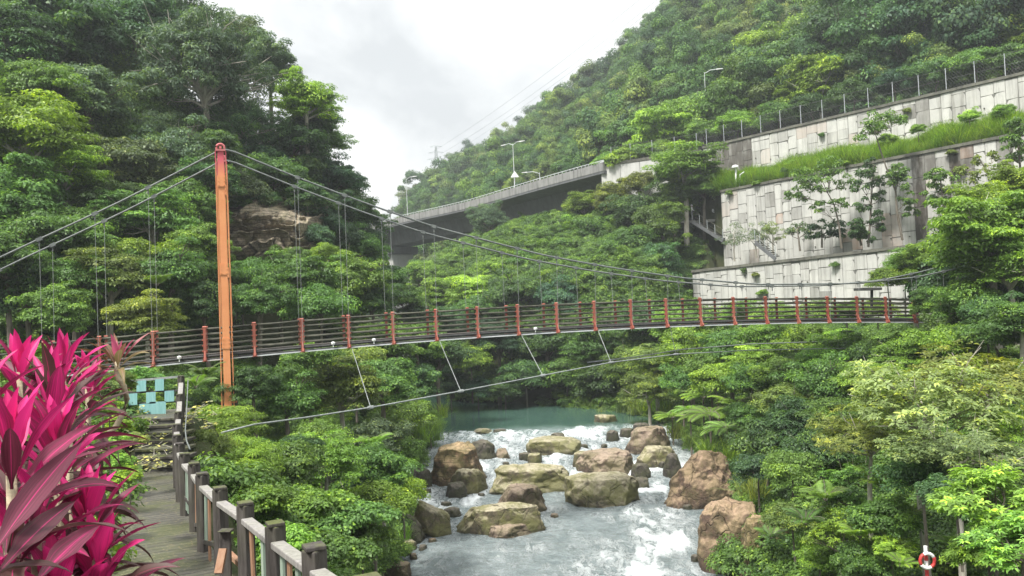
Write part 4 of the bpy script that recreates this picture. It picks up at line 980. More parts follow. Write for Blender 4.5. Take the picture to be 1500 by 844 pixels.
# fence along the road above the highest wall
fn = empty('chain_link_fence', W3(L3 / 2, 18.1, -.3), 'grey chain link fence with thin posts along the top of the highest wall', 'fence')
FE = [(W3(s, 18.1, -.35)) for s in np.arange(.3, L3, 2.35)]
FE = [np.array([q1[0] * (1 - f) + q0[0] * f, q1[1] * (1 - f) + q0[1] * f, 17.9]) + np.array([.2, .3, 0]) for f in (.9, .7, .48, .26, .05)] + FE
for q in FE: MB().tube([q, q + np.array([0, 0, 2.0])], .035, 6).build('post', M['pylon'], fn)
for z in (.08, 1.0, 1.92):
    MB().tube([q + np.array([0, 0, z]) for q in FE], .016, 5).build('rail', M['fencewire'], fn)
mb = MB()
for k in range(len(FE) - 1):
    a, b = FE[k], FE[k + 1]
    for j in range(9):
        f = j / 9; p0 = a + (b - a) * f; 
        for sg in (1, -1):
            f2 = f + sg * .62
            zt = 1.9; z0 = .1; fa, fb = f, f2
            if fb > 1: zt = .1 + 1.8 * (1 - fa) / (fb - fa); fb = 1
            if fb < 0: zt = .1 + 1.8 * fa / (fa - fb); fb = 0
            mb.tube([a + (b - a) * fa + np.array([0, 0, z0]), a + (b - a) * fb + np.array([0, 0, zt])], .006, 3)
mb.build('mesh_wire', M['fencewire'], fn)

# camera pole at the corner of the grass strip
cp = empty('camera_pole', P(1078, 268, 82.5), 'white post with a dome camera at the left end of the grass strip', 'camera pole')
MB().tube([P(1078, 276, 82.5), P(1078, 247, 82.5)], .09, 8).build('pole', M['white'], cp)
MB().lathe(P(1077, 246, 82.4), [(.10, -.05), (.34, 0), (.36, .12), (.22, .26), (.05, .30)], 12).build('camera_head', M['white'], cp)
sg = empty('bent_white_marker', P(1084, 272, 82), 'small white marker with slanting top beside the dome camera post', 'marker')
MB().tube([P(1084, 278, 82), P(1084, 256, 82), P(1090, 252, 82)], .06, 6).build('post', M['lampgrey'], sg)

# ------------------------------------------------------------------ viaduct
VE = [(11.6, 96.3), (11.2, 96.9), (5.6, 105.2), (.45, 113.5), (-6.0, 124.3), (-11.8, 131.4), (-17.9, 138.4), (-24.2, 147.2), (-31, 158), (-39, 172), (-48, 190)]
VE = np.array(VE); tt = np.linspace(0, 1, 61); ss = np.linspace(0, 1, len(VE)); VX, VY = np.interp(tt, ss, VE[:, 0]), np.interp(tt, ss, VE[:, 1])
for _ in range(6): VX[1:-1] = (VX[:-2] + 2 * VX[1:-1] + VX[2:]) / 4; VY[1:-1] = (VY[:-2] + 2 * VY[1:-1] + VY[2:]) / 4
tx, ty = np.gradient(VX), np.gradient(VY); tl = np.hypot(tx, ty); NX, NY = -ty / tl, tx / tl
flip = np.sign(NX[20] * 1.0 + NY[20] * .6); NX, NY = NX * flip, NY * flip     # towards the hill
via = empty('road_viaduct', (VX[25], VY[25], 4), 'grey concrete road viaduct curving across the valley behind the trees', 'viaduct')
def sweep(prof, name, mat, i0=0, i1=61, parent=via, z=18.0):
    V = []; F = []; m = len(prof)
    for i in range(i0, i1):
        for (o, h) in prof: V.append((VX[i] + NX[i] * o, VY[i] + NY[i] * o, z + h))
    n = i1 - i0
    for i in range(n - 1):
        for j in range(m): a = i * m + j; b = i * m + (j + 1) % m; F.append((a, b, b + m, a + m))
    F2 = F + []; me = bpy.data.meshes.new(name); o3 = np.array(parent.location); ends = [tuple(range(m)), tuple((n - 1) * m + j for j in range(m))[::-1]]
    me.from_pydata([tuple(np.array(v) - o3) for v in V], [], F2 + ends); me.update(); return link(name, me, mat, parent)
sweep([(0, -1.05), (0, -.02), (.25, -.02), (.32, -.68), (.32, -1.05)], 'parapet', M['viaduct'])
sweep([(10.6, -1.05), (10.6, -.68), (10.68, -.02), (10.95, -.02), (10.95, -1.05)], 'parapet', M['viaduct'])
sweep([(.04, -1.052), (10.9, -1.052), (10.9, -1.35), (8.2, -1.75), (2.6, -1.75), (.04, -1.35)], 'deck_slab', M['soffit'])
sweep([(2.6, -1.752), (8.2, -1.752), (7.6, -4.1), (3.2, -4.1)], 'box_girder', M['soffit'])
sweep([(.4, -1.048), (10.5, -1.048), (10.5, -1.02), (.4, -1.02)], 'carriageway', M['asphalt'])
sweep([(.06, .20), (.06, .27), (.13, .27), (.13, .20)], 'guard_rail', M['lampgrey'])
mb = MB()
for i in range(0, 61):
    for f in (0, .5):
        if i == 60 and f: continue
        j = min(i + 1, 60); x = VX[i] + (VX[j] - VX[i]) * f; y = VY[i] + (VY[j] - VY[i]) * f
        mb.box((x + NX[i] * .095, y + NY[i] * .095, 18.1), (.06, .06, .24))
mb.build('guard_rail_stanchions', M['lampgrey'], via)
def pier(px, py, oz, w, d, label):
    # find the axis station whose projection is px
    best = min(range(61), key=lambda i: abs(proj((VX[i] + NX[i] * 5.4, VY[i] + NY[i] * 5.4, 13))[0] - px))
    x, y = VX[best] + NX[best] * 5.4, VY[best] + NY[best] * 5.4; rz = math.atan2(ty[best], tx[best])
    mb = MB(); zb = Hs(x, y) - 1.5
    c, s = math.cos(rz), math.sin(rz); 
    mb.box((x, y, (zb + 12.4) / 2), (d, w, 12.4 - zb), rz); p = mb.build('pier', M['pier'], via, bevel=.25)
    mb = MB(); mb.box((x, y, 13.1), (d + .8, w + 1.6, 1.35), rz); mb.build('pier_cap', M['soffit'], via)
pier(588, 380, 0, 4.4, 2.0, ''); pier(690, 370, 0, 2.2, 1.6, '')
def lamp(px, pyb, pyt, Y, arms, label, base=None, r=.065):
    b, t = P(px, pyb, Y), P(px, pyt, Y); t[0] = b[0]; root = empty('street_lamp', b, label, 'street lamp')
    MB().tube([b, t], [r, r * .6], 8).build('pole', M['lampgrey'], root)
    for (dx, dy, dz) in arms:
        e = t + np.array([dx, dy, dz]); MB().tube([t - np.array([0, 0, .15]), t + np.array([dx, dy, dz]) * .5 + np.array([0, 0, .12]), e], .045, 6).build('arm', M['lampgrey'], root)
        v = np.array([dx, dy, 0]); v /= np.linalg.norm(v); MB().beam(e - v * .1, e + v * .75, .28, .12, w2=.2, h2=.07).build('lamp_head', M['white'], root)
    return root
lamp(754, 278, 211, 114.5, [(1.1, -.9, .12), (-1.1, .9, .12)], 'tall double armed street lamp rising over the middle of the viaduct')
lamp(597, 316, 262, 139.5, [(1.4, -1.0, .15)], 'single arm street lamp near the far left end of the viaduct')
lamp(791, 268, 253, 119, [(-1.9, .4, .2)], 'short curved street lamp showing above the right part of the parapet')
lamp(1036, 190, 106, 106, [(1.6, -.5, .2)], 'thin street lamp standing among trees above the highest wall', r=.055)
sg = empty('triangle_sign', P(754, 272, 114.3), 'white triangular road sign on the tall double armed lamp post', 'road sign')
q = P(754, 256, 114.2); mb = MB(); h = .62
mb._add([q + (-h, 0, -h * .6), q + (h, 0, -h * .6), q + (0, 0, h * .9), q + (-h, .06, -h * .6), q + (h, .06, -h * .6), q + (0, .06, h * .9)], [(0, 1, 2), (5, 4, 3), (0, 3, 4, 1), (1, 4, 5, 2), (2, 5, 3, 0)]); mb.build('plate', M['white'], sg)
MB().tube([P(754, 276, 114.3), P(754, 256, 114.3)], .05, 6).build('post', M['lampgrey'], sg)
sg = empty('roadside_sign', P(555, 325, 147), 'small white sign board at the left end of the viaduct', 'road sign')
q = P(555, 315, 146.5); MB().box(q, (1.1, .08, 2.2)).build('board', M['white'], sg); MB().tube([q + (0, .1, -1.6), q + (0, .1, 1.0)], .05, 6).build('post', M['lampgrey'], sg)

# ------------------------------------------------------------------ pylon and power lines
pb = P(641, 282, 300); py_ = empty('power_pylon', pb, 'pale lattice power pylon on the hazy ridge behind the viaduct', 'pylon')
Hp = (282 - 214) / FPX * 300
mb = MB(); lv = np.linspace(0, 1, 8)
def pw(f): return (3.0 * (1 - f) ** 1.3 + .5) / 2
for k in range(7):
    f0, f1 = lv[k], lv[k + 1]; a, b = pw(f0), pw(f1)
    cs0 = [pb + np.array([sx * a, sy * a, f0 * Hp]) for sx, sy in ((-1, -1), (1, -1), (1, 1), (-1, 1))]; cs1 = [pb + np.array([sx * b, sy * b, f1 * Hp]) for sx, sy in ((-1, -1), (1, -1), (1, 1), (-1, 1))]
    for j in range(4):
        mb.beam(cs0[j], cs1[j], .16, .16); mb.beam(cs0[j], cs1[(j + 1) % 4], .09, .09); mb.beam(cs0[(j + 1) % 4], cs1[j], .09, .09); mb.beam(cs1[j], cs1[(j + 1) % 4], .09, .09)
mb.build('lattice_mast', M['pylon'], py_)
for f, l in ((.72, 3.4), (.86, 2.9), (.99, 2.3)):
    mb = MB(); c = pb + np.array([0, 0, f * Hp])
    for sg_ in (-1, 1):
        e = c + np.array([sg_ * l, 0, .1]); mb.beam(c + np.array([0, -.3, 0]), e, .12, .12); mb.beam(c + np.array([0, .3, .8]), e, .1, .1)
    mb.build('cross_arm', M['pylon'], py_)
for k, ((x0, y0), (x1, y1)) in enumerate((((636, 221), (985, -40)), ((645, 226), (985, -18)), ((645, 236), (1010, -30)))):
    a, b = P(x0, y0, 300), P(x1, y1, 170); pts = [a + (b - a) * f - np.array([0, 0, 5.0 * 4 * f * (1 - f) * .35]) for f in np.linspace(0, 1, 24)]
    o = MB().tube(pts, .035, 4).build('power_line', M['pylon'], None, origin=a)
    tag(o, ['thin power line rising highest from the pylon to the upper right', 'thin power line in the middle of the three from the pylon', 'thin power line lowest of the three crossing the sky from the pylon'][k], 'power line', 'power lines crossing the sky')

# dark flat canopy behind the right end of the bridge
cn = empty('canopy', P(1276, 436, 45), 'dark flat canopy on one post behind the right end of the bridge', 'canopy')
MB().beam(P(1257, 424, 45), P(1285, 423.5, 45), 1.2, .14).build('roof', M['steel_dark'], cn); MB().tube([P(1277, 450, 45), P(1277, 424, 45)], .08, 8).build('post', M['steel_dark'], cn)

# red and white ring post among the shrubs
Yp = 16.2; lb = empty('ring_post', P(1359, 880, Yp), 'red and white banded post with a red and white ring at the bottom right', 'ring post')
for k, (a, b, mt) in enumerate(((800, 812, 'white'), (812, 821, 'redpaint'), (821, 834, 'white'), (834, 900, 'redpaint'))):
    MB().tube([P(1355.5 + (a - 800) * .06, a, Yp), P(1355.5 + (b - 800) * .06, b, Yp)], .037, 10).build('post_band', M[mt], lb)
c = P(1358.5, 821.5, Yp - .09)
for k in range(4):
    MB().ring(c, (0, 1, 0), .142, .034, 8, 8, k * math.pi / 2 + .5, (k + 1) * math.pi / 2 + .5).build('ring_section', M['redpaint' if k % 2 else 'white'], lb, True)
# ------------------------------------------------------------------ foliage prototypes (numpy leaf clouds, unit radius)
def nrmz(v): return v / np.maximum(np.linalg.norm(v, axis=-1, keepdims=True), 1e-9)
def leaves_to_mesh(name, p, a, s, n, L, W, tone, fold=.18):
    """one folded diamond quad per leaf: p base, a axis, s side, n normal"""
    L = L[:, None]; W = W[:, None]
    q = np.stack([p, p + a * L * .45 + s * W * .5 + n * W * fold, p + a * L - n * L * .12, p + a * L * .45 - s * W * .5 + n * W * fold], 1)
    m = len(p); me = mesh_np(name, q.reshape(-1, 3), np.arange(m * 4).reshape(-1, 4)); fattr(me, 'tone', tone); return me
def cloud(rg, cen, per, rc, L, W, flat=.62, up=.75, droop=.35, ctone=None, dw=.85, rn=.32):
    """leaf arrays for clumps at cen"""
    n = len(cen) * per; k = np.repeat(np.arange(len(cen)), per)
    d = nrmz(rg.normal(size=(n, 3))); d[:, 2] = np.where(d[:, 2] < -.25, -d[:, 2] * .6, d[:, 2]); d = nrmz(d)
    r = (rg.uniform(0.25, 1, n) ** .45) * (1 + .18 * np.sin(d[:, 0] * 5 + k) * np.sin(d[:, 1] * 4 + k * 2))
    rad_ = rc[k] if hasattr(rc, '__len__') else np.full(n, rc)
    p = cen[k] + d * (rad_ * r)[:, None] * np.array([1, 1, flat])
    nn = nrmz(d * dw + np.array([0, 0, up]) + rg.normal(size=(n, 3)) * rn)
    a = rg.normal(size=(n, 3)) * .8 + d * .9 - np.array([0, 0, droop]); a = nrmz(a - nn * np.sum(a * nn, 1)[:, None])
    s = np.cross(nn, a); sz = rg.uniform(.65, 1.3, n)
    ct = rg.normal(size=len(cen)) * .14 if ctone is None else ctone
    tone = np.clip(.44 + ct[k] + rg.normal(size=n) * .17, 0, 1)
    return p, a, s, nn, L * sz, W * sz * rg.uniform(.8, 1.2, n), tone
def dome_centers(rg, n, zr=.72, zc=1.3, lo=-.4, rmin=.55, lob=.24):
    c = rg.uniform(lo, 1, n); ph = rg.uniform(0, 2 * np.pi, n); s = np.sqrt(1 - c ** 2)
    d = np.stack([s * np.cos(ph), s * np.sin(ph), c], 1); a1, a2 = rg.uniform(0, 6, 2)
    lb = 1 + lob * np.sin(3 * ph + a1) * s + lob * .8 * np.sin(2 * ph + a2 + c * 4)
    r = rg.uniform(rmin, 1.0, n) * lb * .86
    return d * r[:, None] * np.array([1, 1, zr]) + np.array([0, 0, zc])
PROTO = {}
def trunk_mesh(name, cen, zc, rg, r0=.055, nl=9, zb=-1.6, base=.35):
    mb = MB(); j = rg.normal(size=(6, 2)) * .05
    mb.tube([(j[0, 0], j[0, 1], zb), (0, 0, 0), (j[1, 0], j[1, 1], zc * base), (j[2, 0] * 1.6, j[2, 1] * 1.6, zc * .85)], [r0 * 1.5, r0 * 1.2, r0, r0 * .7], 7)
    pick = rg.permutation(len(cen))[:nl]
    for k in pick:
        e = cen[k]; st = np.array([j[2, 0], j[2, 1], zc * rg.uniform(base, .8)]); m = st + (e - st) * .5 + rg.normal(size=3) * .06 + np.array([0, 0, .05])
        mb.tube([st, m, st + (e - st) * .95], [r0 * .6, r0 * .38, r0 * .14], 5)
        for q in range(2):
            e2 = e + rg.normal(size=3) * .2; mb.tube([m, (m + e2) / 2 + rg.normal(size=3) * .03, e2], [r0 * .3, r0 * .2, r0 * .08], 4)
    me = bpy.data.meshes.new(name); me.from_pydata(mb.v, [], mb.f); fattr(me, 'tone', mb.t); me.update(); return me
def proto(kind, seed, nc, per, rc, L, W, zr=.72, zc=1.3, lo=-.4, flat=.62, up=.75, lob=.24, rmin=.55, bark='bark', r0=.055, nl=9, droop=.35, inner=True, base=.35):
    rg = np.random.RandomState(seed); cen = dome_centers(rg, nc, zr, zc, lo, rmin, lob)
    rcs = rc * rg.uniform(.7, 1.35, nc); A = cloud(rg, cen, per, rcs, L, W, flat, up, droop)
    if inner:   # a loose inner fill so that the crown is not hollow
        B = cloud(rg, dome_centers(rg, max(4, nc // 5), zr * .8, zc, -.6, .1, .1), per, rc * 1.5, L, W, .8, .3)
        A = [np.concatenate([x, y]) for x, y in zip(A, B)]
    cm = leaves_to_mesh('crown', *A); cm.materials.append(M['leaf'])
    tm = trunk_mesh('trunk', cen, zc, rg, r0, nl, base=base); tm.materials.append(M[bark])
    PROTO.setdefault(kind, []).append((cm, tm))
for k in range(6): proto('dense', 10 + k, 95, 230, .25, .072, .038, zr=.82, zc=.95, lo=-.7, lob=.34, flat=.55)
for k in range(3): proto('tall', 30 + k, 105, 220, .235, .066, .034, zr=1.1, zc=1.25, lo=-.75, lob=.34)
for k in range(5): proto('layered', 40 + k, 110, 200, .27, .075, .034, zr=.80, zc=.95, lo=-.65, flat=.30, up=1.2, lob=.38, nl=14, bark='bark_pale', rmin=.4)
for k in range(2): proto('feathery', 50 + k, 170, 200, .17, .048, .018, zr=.85, zc=1.0, lo=-.7, flat=.7, up=.5, lob=.2, bark='bark_pale', nl=34, r0=.035)
for k in range(4): proto('bush', 60 + k, 62, 220, .30, .082, .044, zr=.68, zc=.5, lo=-.55, nl=6, r0=.03, lob=.34)
for k in range(2): proto('bamboo', 70 + k, 80, 170, .24, .11, .018, zr=.75, zc=.75, lo=-.5, flat=.5, up=.6, droop=.9, nl=8, r0=.03)
for k in range(2): proto('vine', 75 + k, 70, 170, .25, .085, .07, zr=.40, zc=.32, lo=-.3, flat=.6, up=1.2, lob=.3, nl=4, r0=.02)
# broad leaved shrub with whorls, for the near right bank
def proto_whorl(kind, seed, nw, nl, L, W, zr=.7, zc=.8, r0=.03):
    rg = np.random.RandomState(seed); base = dome_centers(rg, 26, zr, zc, -.4, .6, .28)
    cen = np.concatenate([base[rg.randint(0, 26, nw)] + nrmz(rg.normal(size=(nw, 3))) * (.10 + .24 * rg.uniform(0, 1, nw) ** .5)[:, None] * np.array([1, 1, .5])])
    n = nw * nl; k = np.repeat(np.arange(nw), nl); ph = np.tile(np.arange(nl) * 2 * np.pi / nl, nw) + np.repeat(rg.uniform(0, 6, nw), nl) + rg.normal(size=n) * .2
    ax = nrmz(nrmz(cen - np.array([0, 0, zc - .5])) * .5 + np.array([0, 0, .8]) + rg.normal(size=(nw, 3)) * .2)[k]
    t1 = nrmz(np.cross(ax, np.array([.3, .2, 1.]) + rg.normal(size=3) * .1)); t2 = np.cross(ax, t1)
    a = nrmz(t1 * np.cos(ph)[:, None] + t2 * np.sin(ph)[:, None] + ax * rg.uniform(-.25, .45, n)[:, None]); s = nrmz(np.cross(ax, a)); nn = np.cross(a, s); nn *= np.sign(np.sum(nn * ax, 1))[:, None]
    sz = rg.uniform(.6, 1.15, n); p = cen[k] + a * .012; fold = .22; Lk = (L * sz)[:, None]; Wk = (W * sz)[:, None]
    v = np.stack([p, p + a * Lk * .32 + s * Wk * .42 + nn * Wk * .2, p + a * Lk * .68 + s * Wk * .36 - nn * Lk * .02, p + a * Lk - nn * Lk * .22, p + a * Lk * .68 - s * Wk * .36 - nn * Lk * .02, p + a * Lk * .32 - s * Wk * .42 + nn * Wk * .2, p + a * Lk * .5 - nn * Wk * .05], 1)
    i = np.arange(n)[:, None] * 7; F = np.concatenate([i + np.array([0, 1, 2, 6]), i + np.array([6, 2, 3, 3])[[0, 1, 2, 2]] * 0 + i * 0 + np.array([0, 6, 4, 5])], 0)
    F3 = np.concatenate([i + np.array([6, 2, 3, 4])], 0); F = np.concatenate([F, F3], 0)
    me = mesh_np('crown', v.reshape(-1, 3), F); tn = np.clip(.45 + rg.normal(size=nw)[k] * .18 + rg.normal(size=n) * .12, 0, 1); fattr(me, 'tone', np.concatenate([tn, tn, tn])); me.materials.append(M['leaf'])
    tm = trunk_mesh('trunk', base, zc, rg, r0, 14); tm.materials.append(M['bark_pale' if kind == 'spray' else 'bark']); PROTO.setdefault(kind, []).append((me, tm))
for k in range(3): proto_whorl('whorl', 80 + k, 620, 8, .115, .048)
for k in range(2): proto_whorl('spray', 85 + k, 900, 8, .075, .03, zr=.55, zc=.95, r0=.035)
# ferns, grass
def proto_fern(kind, seed, nf, L, el0, droop, W=.30, stem=0.0, npair=26):
    rg = np.random.RandomState(seed); Q = []; T = []; mb = MB()
    for f in range(nf):
        az = f * 2.399963 + rg.normal() * .2; el = rad(el0 + rg.normal() * 9); p = np.array([0, 0, stem]); Lf = L * rg.uniform(.75, 1.1); seg = Lf / npair; pts = [p.copy()]; tn = .45 + rg.normal() * .15
        sd = np.array([-math.sin(az), math.cos(az), 0])
        for k in range(npair):
            t = k / npair; d = np.array([math.cos(az) * math.cos(el), math.sin(az) * math.cos(el), math.sin(el)]); p = p + d * seg; pts.append(p.copy()); el -= rad(droop) / npair * (.5 + t)
            if t < .12: continue
            w = W * L * (math.sin(math.pi * min(1, (t - .08) ** .75))) ** .9 + .02 * L; nup = np.cross(sd, d) * -1
            for sg in (-1, 1):
                tip = p + sd * sg * w + d * w * .35 - np.array([0, 0, 1]) * w * .25; wd = d * seg * .52
                mid = (p + tip) / 2 + np.array([0, 0, .02 * L]); Q.append([p - wd * .6, mid - wd, tip, mid + wd]); T.append(np.clip(tn + rg.normal() * .06, 0, 1))
        mb.tube(pts[::5] + [pts[-1]], .012 * L, 3)
    if stem: mb.tube([(0, 0, -1.2), (.03, 0, stem * .5), (0, 0, stem)], [.10 * L * .5, .07 * L * .5, .06 * L * .5], 7)
    me = mesh_np('fronds', np.array(Q).reshape(-1, 3), np.arange(len(Q) * 4).reshape(-1, 4)); fattr(me, 'tone', T); me.materials.append(M['leaf'])
    tm = bpy.data.meshes.new('stalk'); tm.from_pydata(mb.v, [], mb.f); fattr(tm, 'tone', mb.t); tm.update(); tm.materials.append(M['bark']); PROTO.setdefault(kind, []).append((me, tm))
for k in range(3): proto_fern('fern', 90 + k, 11, 1.0, 58, 80)
for k in range(2): proto_fern('treefern', 95 + k, 14, 1.0, 40, 75, .26, 1.0)
def proto_grass(kind, seed, n, L, W, spread=1.0, droop=1.2):
    rg = np.random.RandomState(seed); az = rg.uniform(0, 6.283, n); el = rad(84) - np.abs(rg.normal(size=n)) * .45 * spread; Lk = L * rg.uniform(.5, 1.1, n)
    p = np.stack([rg.normal(size=n) * .12 * spread, rg.normal(size=n) * .12 * spread, np.zeros(n)], 1); sd = np.stack([-np.sin(az), np.cos(az), 0 * az], 1); pts = [p]
    for k in range(4):
        d = np.stack([np.cos(az) * np.cos(el), np.sin(az) * np.cos(el), np.sin(el)], 1); p = p + d * (Lk / 4)[:, None]; pts.append(p); el = el - droop / 4 * rg.uniform(.3, 1.6, n) * (.4 + .4 * k)
    V = []; ws = [1, .95, .75, .45, .05]
    for q, w in zip(pts, ws): V += [q - sd * W * w / 2, q + sd * W * w / 2]
    V = np.stack(V, 1); i = np.arange(n)[:, None] * 10; F = np.concatenate([i + np.array([2 * k, 2 * k + 1, 2 * k + 3, 2 * k + 2]) for k in range(4)])
    me = mesh_np('blades', V.reshape(-1, 3), F); t = np.clip(.5 + rg.normal(size=n) * .2, 0, 1); fattr(me, 'tone', np.concatenate([t] * 4)); me.materials.append(M['leaf']); PROTO.setdefault(kind, []).append((me, None))
for k in range(3): proto_grass('grasstuft', 100 + k, 130, 1.0, .022)

# ------------------------------------------------------------------ placing plants
PLANTS = []
COL = dict(dark=(.072, .145, .05), deep=(.058, .122, .060), mid=(.115, .215, .05), olive=(.165, .225, .055), bright=(.19, .32, .05), lime=(.215, .375, .07), grey=(.122, .185, .098), pale=(.22, .295, .11))
TONEW = dict(dark='dark green', deep='bluish green', mid='mid green', olive='olive green', bright='bright green', lime='yellow green', grey='grey green', pale='pale green')
KINDW = dict(dense=('broadleaf_tree', 'round crowned tree', 'tree'), tall=('broadleaf_tree', 'tall leafy tree', 'tree'), layered=('spreading_tree', 'layered tree', 'tree'), feathery=('feathery_tree', 'feathery tree', 'tree'),
             bush=('shrub', 'bushy shrub', 'shrub'), bamboo=('bamboo_shrub', 'narrow leaved shrub', 'shrub'), vine=('vine_mound', 'broad leaved vine mound', 'vines'), whorl=('large_leaved_shrub', 'whorl leaved shrub', 'shrub'), spray=('twiggy_tree', 'airy twiggy tree', 'tree'),
             fern=('fern', 'feathery fern', 'fern'), treefern=('tree_fern', 'tree fern', 'tree fern'), grasstuft=('grass_tuft', 'tuft of long grass', 'grass tuft'), slim=('slim_tree', 'slender tree', 'tree'))
PG = random.Random(99)
def plant(kind, x, y, R, tone='mid', z=None, hz=1.0, sink=0.0, label=None, zone='', v=None, jit=.25, rz=None):
    if z is None: z = Hs(x, y) - sink
    cm, tm = PROTO[kind][PG.randrange(len(PROTO[kind])) if v is None else v]
    nm, kw, cat = KINDW[kind]
    root = empty(nm, (x, y, z), None, cat, None, PG.uniform(0, 6.283) if rz is None else rz); root.scale = (R * PG.uniform(.92, 1.08), R * PG.uniform(.92, 1.08), R * hz)
    c = link('crown' if kind not in ('fern', 'treefern', 'grasstuft') else ('blades' if kind == 'grasstuft' else 'fronds'), cm, None, root)
    b = COL[tone]; f = PG.uniform(1 - jit, 1 + jit); g = PG.uniform(-.12, .12)
    c.color = (b[0] * f * (1 + g), b[1] * f, b[2] * f * (1 - g), 1)
    if tm is not None: link('trunk' if kind not in ('fern', 'treefern') else 'stalk', tm, None, root)
    PLANTS.append(dict(root=root, kind=kind, tone=tone, zone=zone, label=label)); return root
ZC = dict(dense=.95, tall=1.25, layered=.95, feathery=1.0, bush=.5, bamboo=.75, vine=.32, whorl=.8, spray=.95); ZT = dict(dense=.70, tall=.95, layered=.62, feathery=.80, bush=.62, bamboo=.75, vine=.45, whorl=.75, spray=.6)
def hero(kind, px, py, Y, rpx, tone, label, zone, hz=1.0, v=None):
    """crown centred on the pixel at depth Y; rooted on the ground below"""
    c = P(px, py, Y); R = rpx / FPX * Y; z = c[2] - ZC[kind] * R * hz; g = Hs(c[0], c[1])
    return plant(kind, c[0], c[1], R, tone, z, hz, 0, label, zone, v)

# --- left cliff
hero('feathery', 295, 104, 57, 104, 'grey', 'huge grey green feathery tree with pale twigs crowning the left cliff behind the tower', 'cliff', 1.1)
hero('feathery', 225, 215, 54, 70, 'grey', None, 'cliff'); hero('feathery', 350, 185, 59, 62, 'dark', None, 'cliff')
hero('layered', 448, 150, 62, 46, 'bright', 'light green spreading tree leaning into the sky at the right end of left cliff', 'cliff', 1.1)
hero('dense', 432, 215, 63, 58, 'dark', None, 'cliff'); hero('dense', 480, 262, 64, 46, 'deep', None, 'cliff'); hero('bush', 510, 300, 65, 36, 'dark', None, 'cliff'); hero('bush', 532, 350, 66, 30, 'deep', None, 'cliff')
hero('bush', 553, 402, 67, 30, 'dark', None, 'cliff'); hero('bush', 590, 440, 67.5, 30, 'mid', None, 'cliff'); hero('spray', 352, 42, 62, 30, 'grey', 'twiggy tree with thin open crown against the sky right of the huge feathery tree', 'cliff')
hero('dense', 100, 60, 56, 92, 'deep', None, 'cliff'); hero('dense', 200, 40, 60, 70, 'deep', None, 'cliff'); hero('layered', 30, 60, 52, 80, 'dark', None, 'cliff'); hero('tall', 150, 15, 64, 80, 'deep', None, 'cliff')
hero('layered', 40, 195, 42, 82, 'bright', 'big bright green tree rising at the left picture edge level with the tower top', 'cliff'); hero('layered', 95, 250, 43, 55, 'bright', None, 'cliff'); hero('dense', 20, 300, 40, 80, 'mid', None, 'cliff')
hero('dense', 130, 140, 50, 62, 'grey', None, 'cliff'); hero('dense', 190, 250, 48, 62, 'grey', None, 'cliff'); hero('dense', 110, 345, 41, 62, 'mid', None, 'cliff'); hero('layered', 220, 320, 44, 62, 'mid', None, 'cliff'); hero('dense', 265, 300, 48, 50, 'mid', None, 'cliff')
hero('dense', 40, 420, 37, 62, 'dark', None, 'cliff'); hero('layered', 160, 405, 38, 62, 'olive', None, 'cliff'); hero('dense', 250, 400, 40, 55, 'mid', None, 'cliff'); hero('dense', 285, 360, 43, 42, 'mid', None, 'cliff'); hero('layered', 215, 465, 36, 50, 'olive', None, 'cliff')
hero('dense', 90, 455, 35, 50, 'mid', None, 'cliff'); hero('dense', 300, 445, 40, 45, 'dark', None, 'cliff'); hero('bush', 400, 262, 57, 48, 'dark', None, 'cliff'); hero('bush', 350, 285, 54, 42, 'grey', None, 'cliff'); hero('bush', 452, 318, 58, 40, 'deep', None, 'cliff')
hero('layered', 440, 415, 46, 58, 'mid', 'spreading mid green tree right below the bare rock face', 'cliff'); hero('dense', 510, 410, 52, 50, 'mid', None, 'cliff'); hero('dense', 380, 440, 42, 42, 'mid', None, 'cliff'); hero('bush', 470, 450, 44, 46, 'mid', None, 'cliff'); hero('dense', 545, 440, 54, 40, 'dark', None, 'cliff')
hero('bush', 352, 405, 48, 34, 'mid', None, 'cliff'); hero('layered', 478, 378, 52, 30, 'bright', None, 'cliff'); hero('bush', 500, 350, 60, 32, 'deep', None, 'cliff'); hero('dense', 60, 130, 47, 60, 'mid', None, 'cliff')
